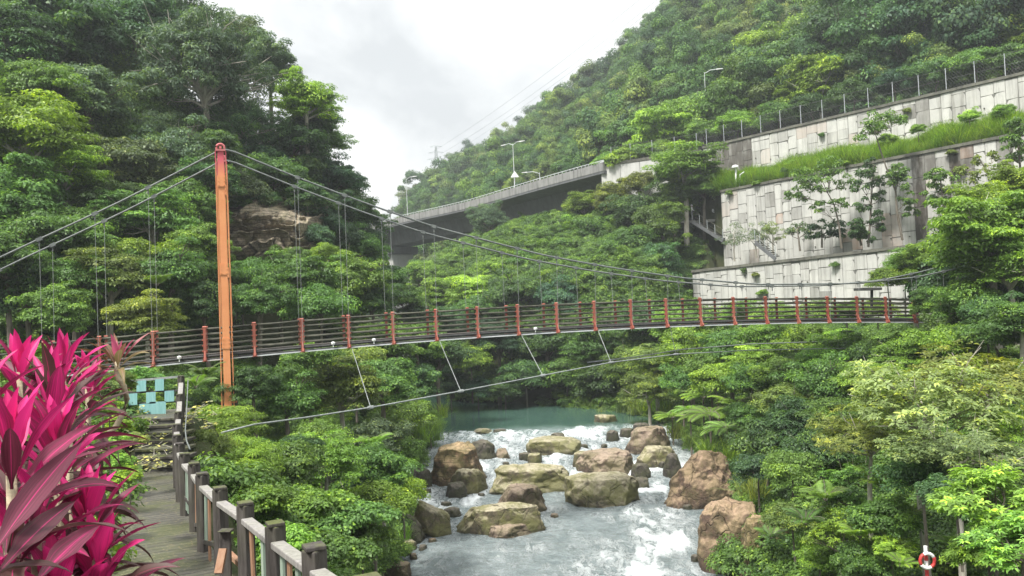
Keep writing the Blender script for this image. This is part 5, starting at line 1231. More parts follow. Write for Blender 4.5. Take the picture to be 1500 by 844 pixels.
for px, py, Y, r, k, tn in [(505, 268, 66, 30, 'dense', 'dark'), (490, 305, 63, 40, 'dense', 'deep'), (530, 322, 67, 34, 'dense', 'dark'), (522, 365, 64, 40, 'dense', 'mid'), (541, 372, 68, 28, 'dense', 'dark'), (572, 428, 68, 28, 'dense', 'mid'), (560, 415, 64, 36, 'bush', 'mid'), (605, 465, 68, 30, 'dense', 'dark'), (455, 175, 65, 40, 'dense', 'dark'), (478, 205, 66, 34, 'layered', 'mid'),
                           (395, 100, 66, 44, 'tall', 'grey'), (345, 70, 68, 50, 'tall', 'grey'), (250, 25, 72, 60, 'tall', 'deep'), (180, 70, 66, 60, 'dense', 'dark'), (60, 20, 64, 80, 'tall', 'deep'), (0, 100, 50, 70, 'dense', 'dark'), (310, 235, 52, 50, 'dense', 'dark'), (375, 235, 60, 46, 'dense', 'deep'), (430, 270, 61, 46, 'dense', 'dark'), (300, 265, 50, 46, 'bush', 'dark'), (262, 225, 52, 50, 'dense', 'grey'),
                           (160, 300, 44, 50, 'dense', 'dark'), (60, 350, 38, 60, 'bush', 'mid'), (10, 380, 36, 60, 'dense', 'mid'), (200, 380, 40, 46, 'bush', 'bright'), (120, 410, 37, 46, 'bush', 'mid'), (322, 320, 50.5, 20, 'bush', 'mid'), (345, 402, 47, 28, 'dense', 'mid'), (410, 408, 48, 34, 'dense', 'dark'), (455, 350, 55, 30, 'bush', 'deep'), (450, 288, 56, 30, 'bush', 'dark'), (430, 385, 50, 30, 'bush', 'mid'), (470, 328, 58, 34, 'bush', 'deep'), (455, 300, 57, 30, 'bush', 'dark'), (385, 292, 55.5, 24, 'bush', 'dark'), (355, 300, 54, 20, 'vine', 'mid'), (380, 405, 46, 34, 'bush', 'mid')]:
    hero(k, px, py, Y, r, tn, None, 'cliff', PG.uniform(.9, 1.15))
# --- left bank below the bridge
hero('bamboo', 325, 628, 20.5, 60, 'lime', 'yellow green feathery shrub hiding the foot of the orange tower', 'lbank', .8); hero('bamboo', 300, 660, 17.5, 44, 'olive', None, 'lbank'); hero('bamboo', 365, 680, 19, 55, 'bright', None, 'lbank')
for px, py, Y, r, k, tn in [(420, 690, 20, 60, 'bush', 'mid'), (480, 678, 24, 56, 'layered', 'bright'), (540, 690, 27, 55, 'dense', 'mid'), (420, 585, 32, 46, 'dense', 'mid'), (500, 570, 34, 60, 'layered', 'olive'), (560, 560, 40, 50, 'dense', 'mid'), (470, 640, 27, 36, 'bush', 'mid'),
                           (590, 610, 46, 44, 'bush', 'mid'), (600, 560, 50, 44, 'dense', 'dark'), (560, 640, 33, 40, 'bush', 'grey'), (590, 660, 36, 34, 'bush', 'mid'), (370, 560, 31, 40, 'dense', 'dark'), (330, 560, 33, 34, 'bush', 'mid'), (440, 745, 17, 62, 'vine', 'bright'), (380, 740, 14, 56, 'vine', 'bright'),
                           (500, 760, 20, 60, 'vine', 'mid'), (550, 740, 25, 50, 'bush', 'bright'), (470, 810, 16, 60, 'vine', 'mid'), (410, 800, 12, 60, 'vine', 'bright'), (530, 800, 20, 46, 'bush', 'mid'), (350, 710, 15, 44, 'bush', 'mid'), (310, 700, 14.5, 36, 'bush', 'dark'), (590, 720, 30, 32, 'bush', 'bright'), (560, 700, 29, 40, 'layered', 'bright'),
                           (640, 520, 62, 40, 'dense', 'dark'), (610, 500, 60, 44, 'dense', 'mid'), (560, 510, 50, 50, 'dense', 'mid'), (630, 620, 54, 26, 'bamboo', 'mid'), (455, 540, 36, 48, 'dense', 'mid'), (520, 530, 42, 42, 'bush', 'olive'), (385, 668, 22.5, 36, 'bush', 'mid'), (430, 665, 23, 38, 'bush', 'dark')]:
    hero(k, px, py, Y, r, tn, None, 'lbank')
for px, py, Y, r in [(560, 660, 33, 40), (585, 690, 33, 32), (545, 655, 30, 36), (286, 570, 22, 36), (300, 555, 23, 36), (230, 420, 38, 34)]:
    q = P(px, py, Y); plant('fern', q[0], q[1], r / FPX * Y, 'bright' if px > 300 else 'mid', q[2], 1, 0, None, 'lbank')
for px, py, Y, r in [(632, 630, 52, 30), (640, 645, 51, 26), (622, 648, 48, 26), (595, 790, 31, 22), (610, 640, 48, 30), (648, 612, 58, 22)]:
    q = P(px, py, Y); plant('grasstuft', q[0], q[1], r / FPX * Y * 1.3, 'bright', q[2], 1, 0, None, 'lbank')
# weeds left of the steps
for px, py, Y, r, tn in [(160, 600, 8.5, 26, 'lime'), (172, 625, 9.0, 22, 'bright'), (160, 650, 8.2, 30, 'lime'), (178, 678, 9.5, 22, 'bright'), (150, 575, 10, 26, 'pale'), (20, 545, 7.5, 40, 'pale'), (60, 530, 8, 36, 'bright'), (196, 640, 13, 18, 'pale'), (170, 560, 16, 26, 'olive'), (190, 580, 19.5, 20, 'mid'), (230, 600, 20.5, 34, 'olive'), (215, 560, 21.5, 32, 'mid'), (190, 700, 7.5, 22, 'bright')]:
    q = P(px, py, Y); R = r / FPX * Y; plant('whorl' if r > 20 else 'bush', q[0], q[1], R, tn, q[2] - .8 * R, 1, 0, None, 'weeds')
# --- pool bank and middle hill
hero('bush', 690, 528, 72, 30, 'lime', 'bright yellow green bush glowing below the middle of the bridge', 'mid'); hero('dense', 640, 545, 74, 34, 'dark', None, 'mid')
MID = [(613, 396, 112, 22, 'dense', 'mid'), (625, 405, 100, 28, 'dense', 'bright'), (655, 395, 104, 26, 'dense', 'mid'), (640, 430, 90, 34, 'dense', 'bright'), (690, 425, 88, 36, 'layered', 'lime'), (730, 400, 92, 36, 'dense', 'bright'), (748, 376, 100, 30, 'dense', 'mid'), (780, 356, 100, 32, 'layered', 'bright'),
       (800, 390, 90, 40, 'dense', 'mid'), (832, 340, 98, 32, 'dense', 'bright'), (855, 300, 98, 32, 'layered', 'bright'), (870, 345, 90, 40, 'dense', 'mid'), (900, 290, 93, 34, 'dense', 'olive'), (930, 310, 88, 38, 'dense', 'dark'), (920, 365, 83, 44, 'dense', 'mid'), (966, 332, 84, 40, 'dense', 'mid'),
       (964, 384, 80, 38, 'dense', 'dark'), (860, 405, 83, 44, 'dense', 'mid'), (760, 430, 80, 42, 'dense', 'dark'), (820, 440, 78, 40, 'dense', 'deep'), (700, 460, 80, 38, 'dense', 'mid'), (900, 425, 78, 40, 'dense', 'dark'), (945, 425, 76, 36, 'bush', 'mid'), (1000, 300, 88, 34, 'dense', 'mid'), (940, 270, 92, 26, 'bush', 'olive'),
       (660, 480, 76, 36, 'dense', 'dark'), (730, 500, 75, 40, 'dense', 'deep'), (800, 500, 75, 42, 'dense', 'dark'), (770, 550, 73, 36, 'bush', 'dark'), (830, 550, 72.5, 36, 'bush', 'mid'), (870, 500, 72, 42, 'layered', 'mid'), (700, 570, 72.5, 28, 'bush', 'deep'), (740, 570, 72, 28, 'bush', 'dark'), (660, 570, 73, 26, 'bush', 'deep'), (880, 560, 70, 34, 'bush', 'dark'), (640, 390, 118, 22, 'dense', 'grey'), (602, 428, 118, 20, 'feathery', 'grey'), (850, 360, 93, 28, 'layered', 'lime'), (715, 445, 84, 26, 'layered', 'lime')]
for px, py, Y, r, k, tn in MID: hero(k, px, py, Y, r, tn, None, 'mid', PG.uniform(.9, 1.15))
hero('feathery', 717, 322, 110, 33, 'grey', 'rounded grey green tree standing alone in front of the viaduct girder', 'mid', 1.0)
hero('layered', 1003, 243, 86, 52, 'bright', 'wide umbrella crowned bright green tree beside the dark stairwell and wall end', 'mid', .9); hero('dense', 1030, 275, 86, 30, 'mid', None, 'mid')
hero('bush', 912, 236, 97, 26, 'bright', None, 'mid'); hero('bush', 890, 236, 98, 18, 'lime', None, 'mid'); hero('bush', 945, 226, 96, 24, 'mid', None, 'mid')
# --- road side and hill above the highest wall
UP = [(960, 205, 106, 38, 'dense', 'bright'), (925, 205, 112, 34, 'dense', 'mid'), (1010, 180, 104, 44, 'layered', 'bright'), (1060, 165, 102, 40, 'dense', 'mid'), (1100, 140, 100, 46, 'tall', 'mid'), (1150, 110, 98, 48, 'dense', 'dark'), (1200, 120, 92, 44, 'layered', 'bright'), (1230, 70, 96, 60, 'tall', 'dark'), (1290, 70, 90, 62, 'tall', 'dark'), (1340, 60, 88, 60, 'tall', 'deep'), (1390, 40, 88, 60, 'dense', 'mid'),
      (1440, 50, 84, 56, 'tall', 'dark'), (1485, 60, 82, 50, 'layered', 'bright'), (1270, 20, 104, 56, 'dense', 'mid'), (1340, 5, 104, 60, 'tall', 'dark'), (1420, -5, 100, 60, 'dense', 'dark'), (1490, -10, 100, 50, 'layered', 'bright'), (1180, 60, 112, 44, 'dense', 'mid'), (1120, 90, 116, 42, 'dense', 'bright'), (1050, 130, 116, 40, 'dense', 'mid'), (990, 150, 122, 38, 'dense', 'mid'), (940, 175, 126, 34, 'tall', 'grey'), (1205, 20, 126, 44, 'dense', 'bright'),
      (1080, 185, 95, 30, 'bush', 'bright'), (1140, 170, 90, 30, 'bush', 'mid'), (1190, 158, 86, 28, 'bush', 'dark'), (1250, 140, 82, 32, 'bush', 'dark'), (1310, 125, 79, 32, 'bush', 'deep'), (1370, 110, 76, 34, 'bush', 'dark'), (1430, 95, 73, 34, 'bush', 'mid'), (1485, 90, 71, 34, 'bush', 'mid'), (1030, 195, 98, 26, 'bush', 'mid'), (975, 222, 101, 24, 'bush', 'bright')]
for px, py, Y, r, k, tn in UP: hero(k, px, py, Y, r * (1.22 if k != 'bush' else 1.05), tn, None, 'up', 1.1 if k != 'bush' else 1)
# --- right bank
hero('dense', 1412, 408, 46, 70, 'dark', 'dark leafy tree swallowing the right end of the bridge', 'rbank'); hero('layered', 1450, 345, 36, 90, 'bright', 'large bright green feathery crown at the right picture edge before the middle wall', 'rbank', 1.0); hero('dense', 1470, 425, 38, 66, 'dark', None, 'rbank'); hero('layered', 1335, 395, 50, 46, 'bright', None, 'rbank'); hero('bush', 1325, 410, 50, 26, 'mid', None, 'rbank'); hero('layered', 1490, 270, 44, 40, 'bright', None, 'rbank')
hero('spray', 1340, 590, 19, 130, 'pale', 'big twiggy tree with pale bare branches filling the right bank', 'rbank', .9); hero('spray', 1450, 560, 21, 110, 'olive', None, 'rbank', .9); hero('spray', 1400, 660, 17, 100, 'pale', None, 'rbank', .8); hero('spray', 1270, 640, 21, 80, 'olive', None, 'rbank', .9)
hero('whorl', 1455, 740, 11.5, 92, 'lime', 'bright yellow green shrub with broad whorled leaves in the right bottom corner', 'rbank', .9); hero('whorl', 1500, 800, 10, 80, 'lime', None, 'rbank', .9); hero('whorl', 1452, 815, 11.5, 60, 'bright', None, 'rbank', .9)
RB = [(1010, 510, 56, 44, 'dense', 'bright'), (960, 530, 60, 40, 'layered', 'olive'), (920, 540, 66, 38, 'dense', 'mid'), (1070, 510, 50, 40, 'dense', 'mid'), (1120, 500, 48, 40, 'layered', 'bright'), (1180, 505, 45, 42, 'bush', 'bright'), (1240, 510, 42, 42, 'layered', 'bright'), (1290, 520, 40, 40, 'bush', 'dark'), (1150, 550, 42, 44, 'bush', 'bright'), (1210, 560, 38, 48, 'dense', 'mid'),
      (1100, 560, 44, 38, 'bush', 'mid'), (950, 570, 58, 36, 'layered', 'olive'), (1280, 560, 34, 50, 'layered', 'bright'), (1340, 520, 36, 46, 'layered', 'bright'), (1400, 510, 34, 50, 'bush', 'bright'), (1460, 490, 32, 50, 'bush', 'mid'), (1170, 620, 33, 56, 'dense', 'dark'), (1120, 650, 33, 46, 'bush', 'dark'), (1200, 660, 28, 56, 'bush', 'dark'), (1230, 610, 30, 50, 'dense', 'mid'),
      (1110, 690, 30, 36, 'bush', 'deep'), (1160, 690, 27, 44, 'bush', 'mid'), (1250, 720, 23, 50, 'whorl', 'mid'), (1200, 740, 24, 44, 'whorl', 'mid'), (1160, 760, 24, 36, 'bush', 'olive'), (1300, 760, 19, 50, 'bush', 'mid'), (1230, 790, 21, 44, 'whorl', 'bright'), (1350, 700, 18, 56, 'bush', 'dark'), (1305, 805, 18.5, 36, 'whorl', 'bright'), (1270, 830, 19, 46, 'bush', 'mid'),
      (1400, 730, 15, 50, 'bush', 'dark'), (1040, 540, 50, 36, 'bush', 'mid'), (1200, 820, 22, 30, 'bush', 'bright'), (1500, 640, 18, 70, 'spray', 'bright'), (1495, 470, 30, 50, 'layered', 'mid'), (990, 476, 66, 36, 'bush', 'bright'), (1040, 474, 62, 34, 'bush', 'mid'), (1090, 462, 58, 34, 'layered', 'bright'), (1140, 462, 55, 30, 'bush', 'bright'), (1190, 462, 52, 30, 'bush', 'mid'), (1240, 458, 49, 30, 'layered', 'bright'), (940, 470, 70, 36, 'bush', 'dark'), (1285, 455, 48, 26, 'bush', 'bright')]
for px, py, Y, r, k, tn in RB: hero(k, px, py, Y, r, tn, None, 'rbank', PG.uniform(.85, 1.1))
for px, py, Y, r, tn in [(1040, 605, 46, 44, 'lime'), (1075, 590, 46, 46, 'bright'), (1010, 600, 49, 34, 'bright'), (1065, 625, 42, 40, 'lime'), (1105, 575, 45, 40, 'bright'), (1030, 580, 50, 34, 'bright'), (985, 610, 52, 28, 'bright')]:
    q = P(px, py, Y); R = r / FPX * Y; plant('treefern', q[0], q[1], R, tn, q[2] - R * 1.1, 1, 0, None, 'rbank')
for px, py, Y, r, tn in [(1210, 735, 22, 40, 'bright'), (1180, 770, 22, 40, 'mid'), (1335, 760, 19, 36, 'bright'), (1290, 715, 21, 46, 'bright'), (1395, 800, 17.5, 30, 'mid'), (1130, 790, 25, 30, 'mid'), (1260, 790, 19, 40, 'bright'), (1320, 830, 17, 30, 'bright')]:
    q = P(px, py, Y); plant('fern', q[0], q[1], r / FPX * Y, tn, q[2], 1, 0, None, 'rbank')
for px, py, Y, r, tn in [(930, 605, 64, 34, 'pale'), (950, 600, 63, 36, 'bright'), (915, 602, 66, 28, 'pale'), (975, 615, 58, 34, 'bright'), (990, 640, 52, 30, 'olive'), (1040, 668, 42, 34, 'bright'), (1070, 672, 40, 34, 'bright'), (1095, 722, 34, 40, 'pale'), (1110, 730, 32, 36, 'olive'), (880, 608, 67, 14, 'pale'), (1010, 652, 47, 26, 'olive'), (1140, 770, 27, 34, 'olive'), (1180, 800, 24, 34, 'bright'), (965, 600, 61, 30, 'bright'), (1290, 800, 19, 44, 'mid')]:
    q = P(px, py, Y); plant('grasstuft', q[0], q[1], r / FPX * Y * 1.25, tn, q[2] - .1, 1, 0, None, 'rbank')
for px, py, Y, r, k, tn in [(1480, 390, 35, 60, 'layered', 'bright'), (1415, 445, 36, 44, 'bush', 'mid'), (1440, 300, 40, 44, 'layered', 'bright'), (1400, 355, 42, 40, 'bush', 'mid'), (1480, 330, 37, 60, 'dense', 'mid'), (1350, 380, 48, 34, 'dense', 'bright'), (985, 292, 87, 34, 'dense', 'mid'), (1010, 262, 87.5, 30, 'bush', 'bright'), (985, 258, 88, 26, 'bush', 'mid'),
                           (1300, 410, 49, 26, 'bush', 'bright'), (1358, 436, 40.5, 22, 'bush', 'mid'), (1356, 452, 40.5, 20, 'bush', 'bright'), (1445, 460, 33, 40, 'bush', 'dark'), (1150, 590, 38, 40, 'bush', 'olive'), (1090, 610, 40, 30, 'bush', 'mid'), (1310, 500, 38, 40, 'bush', 'mid'), (1390, 480, 38, 36, 'bush', 'mid'), (1050, 560, 48, 36, 'bush', 'bright'), (1000, 560, 54, 34, 'bush', 'mid'), (1100, 530, 47, 36, 'layered', 'lime'), (1200, 530, 41, 36, 'bush', 'lime'), (1320, 505, 40, 30, 'layered', 'lime')]:
    hero(k, px, py, Y, r, tn, None, 'rbank' if py > 300 or px > 1200 else 'mid', PG.uniform(.9, 1.1))
# --- open trees on the ledges, built clump by clump
def slim(base, Y, trunk, clumps, tone, label, seed, per=230, L=.26, W=.13, bark='bark', r0=.10):
    rg = np.random.RandomState(seed); b = P(base[0], base[1], Y); root = empty('slim_tree', b, label, 'tree')
    cen = np.array([P(x, y, Y + rg.uniform(-.7, .7)) for x, y, r in clumps]); rc = np.array([r for x, y, r in clumps]) / FPX * Y
    sub = np.concatenate([cen[i] + nrmz(rg.normal(size=(7, 3))) * rc[i] * 1.05 * np.array([1, 1, .9]) for i in range(len(cen))]); rs = np.repeat(rc, 7) * .5
    A = cloud(rg, sub - b, per // 4, rs, L * .85, W * .9, .8, .5, .7); me = leaves_to_mesh('crown', *A); c = link('crown', me, M['leaf'], root); cc = COL[tone]; c.color = (*cc, 1)
    mb = MB(); tp = [b] + [P(x, y, Y) for x, y in trunk]; n = len(tp); mb.tube(tp, [r0 * (1 - .6 * i / (n - 1)) for i in range(n)], 7)
    for i in range(len(cen)):
        j = min(range(1, n), key=lambda k: np.linalg.norm(tp[k] - cen[i]) + (1.2 if tp[k][2] > cen[i][2] else 0)); m = (tp[j] + cen[i]) / 2 + rg.normal(size=3) * .12; mb.tube([tp[j], m, cen[i]], [r0 * .4, r0 * .28, r0 * .12], 5)
        for q in range(3): mb.tube([m, (m + sub[i * 7 + q]) / 2 + rg.normal(size=3) * .06, sub[i * 7 + q]], [r0 * .2, r0 * .14, r0 * .07], 4)
    mb.build('trunk', M[bark], root); PLANTS.append(dict(root=root, kind='slim', tone=tone, zone='ledge', label=label))
def LY(px): u = (px - 752) / FPX; return 62.6 / (.825 * u + .565)
slim((1233, 364), LY(1233), [(1229, 330), (1222, 300), (1212, 282)], [(1180, 278, 16), (1195, 268, 18), (1212, 262, 16), (1175, 262, 14), (1195, 250, 15), (1215, 245, 14), (1228, 300, 10), (1160, 285, 10), (1240, 270, 12), (1200, 305, 9)], 'mid', 'leaning slender tree with flat crown in front of the middle wall', 1)
slim((1272, 362), LY(1272), [(1274, 330), (1276, 300), (1278, 265), (1279, 245)], [(1270, 250, 11), (1285, 262, 10), (1262, 275, 10), (1290, 290, 9), (1265, 300, 9), (1280, 318, 9), (1256, 330, 9), (1278, 240, 8), (1288, 325, 6), (1292, 332, 5)], 'dark', 'slim upright dark tree in front of the middle wall, right of the leaning one', 2)
slim((1322, 352), LY(1322), [(1314, 310), (1312, 280), (1298, 245), (1288, 215), (1282, 195)], [(1282, 180, 15), (1300, 172, 15), (1265, 192, 13), (1312, 180, 12), (1290, 195, 11), (1305, 262, 12), (1320, 268, 11), (1330, 290, 10), (1312, 250, 9), (1335, 312, 8), (1318, 250, 8)], 'mid', 'tallest slender tree whose top crown stands against the highest wall', 3)
slim((1385, 340), LY(1385), [(1384, 310), (1380, 285), (1378, 265)], [(1372, 262, 13), (1388, 270, 13), (1362, 280, 11), (1395, 290, 12), (1378, 300, 10), (1365, 255, 9)], 'mid', 'slender tree standing between the dark stains of the middle wall', 4)
slim((1462, 330), LY(1450) - 3, [(1456, 290), (1445, 250), (1430, 225)], [(1440, 250, 9), (1420, 262, 9), (1465, 265, 9), (1452, 230, 7), (1430, 235, 6), (1412, 250, 7), (1475, 245, 7)], 'olive', 'nearly bare yellowish tree with crooked branches at the right of the middle wall', 5, 90, bark='bark_pale')
slim((1496, 300), LY(1480) - 4, [(1494, 240), (1490, 200)], [(1485, 190, 14), (1498, 205, 14), (1490, 225, 12), (1480, 210, 10), (1496, 180, 11)], 'mid', 'leafy tree cut by the right picture edge in front of the grass strip', 6)
slim((1204, 363), LY(1204), [(1204, 348), (1203, 335)], [(1200, 332, 12), (1212, 340, 10), (1190, 340, 9), (1222, 335, 12), (1226, 345, 9)], 'deep', 'low dark bushy tree at the foot of the leaning ledge tree', 7)
slim((1172, 368), LY(1172), [(1170, 350), (1168, 338)], [(1165, 335, 8), (1175, 330, 8), (1158, 340, 6), (1180, 342, 7)], 'grey', 'small thin tree on the ledge, right of the three clipped ones', 8, 90)
slim((1262, 360), LY(1262), [(1258, 345), (1255, 338)], [(1252, 334, 9), (1262, 340, 8), (1248, 342, 7), (1270, 348, 8)], 'dark', 'low dark shrub like tree at the foot of the slim upright one', 9)
for k, (px, pb_, pt, r, lb_) in enumerate([(1076, 383, 350, 19, 'round clipped shrub with white stem, leftmost of three by the stairwell'), (1108, 378, 345, 18, 'round clipped shrub with white stem, middle of three by the stairwell'), (1133, 375, 342, 14, 'thin clipped shrub with white stem, rightmost of three by the stairwell')]):
    slim((px, pb_), LY(px) - .8, [(px - 1, (pb_ + pt) / 2), (px - 1, pt)], [(px - r * .6, pt, r * .62), (px + r * .6, pt, r * .62), (px, pt - r * .55, r * .66), (px, pt + r * .2, r * .6)], ['grey', 'grey', 'pale'][k], lb_, 20 + k, 260, .14, .07, 'bark_pale', .09)

for px, py, wl_, r, tn in [(1108, 404, 1, 7, 'olive'), (1062, 402, 1, 8, 'mid'), (1180, 395, 1, 6, 'olive'), (1120, 430, 1, 9, 'bright'), (1140, 434, 1, 8, 'bright'), (1225, 390, 1, 6, 'mid'), (1092, 398, 1, 5, 'dark'), (1290, 378, 1, 7, 'mid'), (1150, 252, 2, 6, 'mid'), (1330, 165, 3, 6, 'olive'), (1205, 200, 3, 5, 'mid'), (1110, 270, 2, 7, 'bright'), (1395, 225, 2, 8, 'olive'), (1405, 250, 2, 9, 'olive'), (1240, 240, 2, 7, 'bright'), (1070, 285, 2, 6, 'mid')]:
    p0_, d_ = ((w1a, DW), (w2a, w2d), (w3a, w3d))[wl_ - 1]; q = on_plane(px, py, p0_, d_ / np.linalg.norm(d_)); R = r / FPX * q[1]
    plant('vine' if r > 6 else 'bush', q[0] - .12, q[1] - .1, R, tn, q[2] - .3 * R, 1.2, 0, None, 'wall')
for px, py, Y, r, tn in [(1300, 205, 0, 14, 'bright'), (1345, 190, 0, 12, 'bright'), (1420, 172, 0, 16, 'lime'), (1470, 165, 0, 18, 'bright'), (1160, 240, 0, 9, 'lime'), (1230, 226, 0, 12, 'bright')]:
    q = on_plane(px, py, (w2a + w3a) / 2, w2d / np.linalg.norm(w2d)); plant('bush', q[0], q[1], r / FPX * q[1], tn, q[2] - .5 * r / FPX * q[1], 1, 0, None, 'terrace')
# ------------------------------------------------------------------ uncountable cover: instanced clumps, one object per kind of cover
def cover_proto(name, seed, nc, per, rc, L, W, mat, zr=.62):
    rg = np.random.RandomState(seed); cen = dome_centers(rg, nc, zr, .25, -.35, .35, .3); me = leaves_to_mesh(name, *cloud(rg, cen, per, rc, L, W, .6, .8)); me.materials.append(M[mat]); return bpy.data.objects.new(name, me)
def grass_proto(name, seed, mat):
    me = PROTO['grasstuft'][seed][0].copy(); me.materials.clear(); me.materials.append(M[mat]); return bpy.data.objects.new(name, me)
def scatter(name, pts, scl, objs, label, cat, seed, tilt=.25, zs=None):
    rg = np.random.RandomState(seed); col = bpy.data.collections.new(name + '_sources')
    for o in objs: col.objects.link(o)
    n = len(pts); me = bpy.data.meshes.new(name); me.vertices.add(n); me.vertices.foreach_set('co', np.asarray(pts, np.float32).ravel()); me.update()
    rot = np.stack([rg.normal(size=n) * tilt, rg.normal(size=n) * tilt, rg.uniform(0, 6.283, n)], 1).astype(np.float32)
    a = me.attributes.new('rot', 'FLOAT_VECTOR', 'POINT'); a.data.foreach_set('vector', rot.ravel())
    s3 = np.stack([scl, scl, scl * (1 if zs is None else zs)], 1).astype(np.float32); a = me.attributes.new('scl', 'FLOAT_VECTOR', 'POINT'); a.data.foreach_set('vector', s3.ravel())
    a = me.attributes.new('pick', 'INT', 'POINT'); a.data.foreach_set('value', rg.randint(0, len(objs), n).astype(np.int32))
    o = link(name, me); ng = bpy.data.node_groups.new(name + '_nodes', 'GeometryNodeTree')
    ng.interface.new_socket('Geometry', in_out='INPUT', socket_type='NodeSocketGeometry'); ng.interface.new_socket('Geometry', in_out='OUTPUT', socket_type='NodeSocketGeometry')
    N = ng.nodes; gi, go, ip, ci = N.new('NodeGroupInput'), N.new('NodeGroupOutput'), N.new('GeometryNodeInstanceOnPoints'), N.new('GeometryNodeCollectionInfo')
    ci.inputs['Collection'].default_value = col; ci.inputs['Separate Children'].default_value = True; ci.inputs['Reset Children'].default_value = True
    def na(nm, t): x = N.new('GeometryNodeInputNamedAttribute'); x.data_type = t; x.inputs['Name'].default_value = nm; return x.outputs['Attribute']
    L = ng.links.new; L(gi.outputs[0], ip.inputs['Points']); L(ci.outputs[0], ip.inputs['Instance']); ip.inputs['Pick Instance'].default_value = True
    L(na('pick', 'INT'), ip.inputs['Instance Index']); L(na('rot', 'FLOAT_VECTOR'), ip.inputs['Rotation']); L(na('scl', 'FLOAT_VECTOR'), ip.inputs['Scale']); L(ip.outputs[0], go.inputs[0])
    m = o.modifiers.new('scatter', 'NODES'); m.node_group = ng
    return tag(o, label, cat, None, 'stuff')
cg = np.random.RandomState(4)
def sample(n, x0, x1, y0, y1, keep):
    X, Y = cg.uniform(x0, x1, n), cg.uniform(y0, y1, n); Z = H(X, Y); k = keep(X, Y, Z); return np.stack([X[k], Y[k], Z[k] - .12], 1)
def offwater(X, Y): return ((X < XLf(Y) - .25) | (X > XRf(Y) + .25))
def offpath(X, Y): return ~((Y < 20.5) & (X < path_r(Y) + .75) & (X > path_r(Y) - path_w(Y) - .35))
cv = [cover_proto('leaf_clump', 200 + k, 30, 110, .32, .10, .055, 'leaf_cover') for k in range(5)]
p1 = sample(9000, -48, -2, 8, 74, lambda X, Y, Z: (X < XLf(Y) - .3) & offpath(X, Y) & (np.abs(X / np.maximum(Y, 1)) < .72) & ~((np.hypot(X - P(392, 350, 52.5)[0], Y - 53) < 4.2)))
scatter('left_bank_undergrowth', p1, cg.uniform(.6, 1.0, len(p1)) * (1 + 1.1 * sstep(-4, 6, p1[:, 2])), cv, 'low leafy undergrowth covering the left bank and cliff', 'undergrowth', 1)
cv2 = [cover_proto('leaf_clump', 220 + k, 30, 110, .32, .10, .055, 'leaf_cover') for k in range(5)]
p2 = sample(9500, 4, 46, 9, 80, lambda X, Y, Z: (X > XRf(Y) + .35) & (dn(X, Y) < 59.5) & (X / np.maximum(Y, 1) < .72))
p2b = sample(5000, -30, 26, 66, 135, lambda X, Y, Z: (X > XRf(Y) + .3) & (X / Y < .235) & (dn(X, Y) < 71)); p2 = np.vstack([p2, p2b])
scatter('right_bank_undergrowth', p2, cg.uniform(.55, 1.15, len(p2)) * (1 + .7 * sstep(62, 80, p2[:, 1])), cv2, 'low leafy undergrowth covering the right bank and the middle hill', 'undergrowth', 2)
gp = [grass_proto('grass_clump', k, 'grass') for k in range(3)]
s_ = cg.uniform(0, L3 * 1.0, 2600); wf = cg.uniform(.15, .98, 2600)
a2 = w2a + (w2d / np.linalg.norm(w2d)) * (s_ * .96)[:, None]; n2 = np.array([w2d[1], -w2d[0]]) / np.linalg.norm(w2d); n2 = -n2 if n2[0] < 0 else n2
a3 = w3a + (w3d / np.linalg.norm(w3d)) * s_[:, None]
g2 = a2 * (1 - wf)[:, None] + a3 * wf[:, None]; gz = 11.75 + (13.6 - 11.75) * wf
scatter('terrace_grass', np.stack([g2[:, 0], g2[:, 1], gz], 1), cg.uniform(.6, 1.9, 2600) * (.7 + .5 * (np.sin(s_ * 1.3) + np.sin(s_ * .47 + 1) + 2) / 4 * 1.2), gp, 'strip of long bright grass on the terrace between the upper two walls', 'grass', 3, .12)
sl_ = empty('unused', (0, 0, 0)); bpy.data.objects.remove(sl_)
# terrace slab carrying the grass, and the ledge on the lowest wall
def slab(a, b, c, d, name, mat, label):
    me = bpy.data.meshes.new(name); V = [a, b, c, d] + [(q[0], q[1], q[2] - .8) for q in (a, b, c, d)]
    me.from_pydata([tuple(map(float, q)) for q in V], [], [(0, 1, 2, 3), (7, 6, 5, 4), (0, 4, 5, 1), (1, 5, 6, 2), (2, 6, 7, 3), (3, 7, 4, 0)]); tag(link(name, me, M[mat]), label, name.replace('_', ' '), kind='structure')
w2e = w2a + w2d * 1.34; w3e = w3a + w3d * 1.29
slab((*(w2a + n2 * .9), 11.8), (*(w2e + n2 * .9), 11.8), (*(w3e - n2 * .1), 13.6), (*(w3a - n2 * .1), 13.6), 'terrace', 'ground', 'sloping earth terrace between the middle and the highest wall')
n1 = np.array([.825, .565]); slab((*(w1a + n1 * .9), 3.45), (*(w1b + n1 * .9), 4.3), (*(w1b + n1 * 6.5), 4.3), (*(w1a + n1 * 6.0), 3.45), 'ledge', 'ground', 'narrow earth ledge on top of the lowest wall')
s_ = cg.uniform(0, 46, 900); wf = cg.uniform(.9, 4.5, 900); q = w1a + DW * s_[:, None] + n1 * wf[:, None]
scatter('ledge_weeds', np.stack([q[:, 0], q[:, 1], 3.4 + .85 * s_ / 46], 1), cg.uniform(.15, .45, 900), [cover_proto('leaf_clump', 240 + k, 6, 40, .42, .22, .12, 'leaf_cover') for k in range(3)], 'low weeds growing along the ledge of the lowest wall', 'weeds', 4)
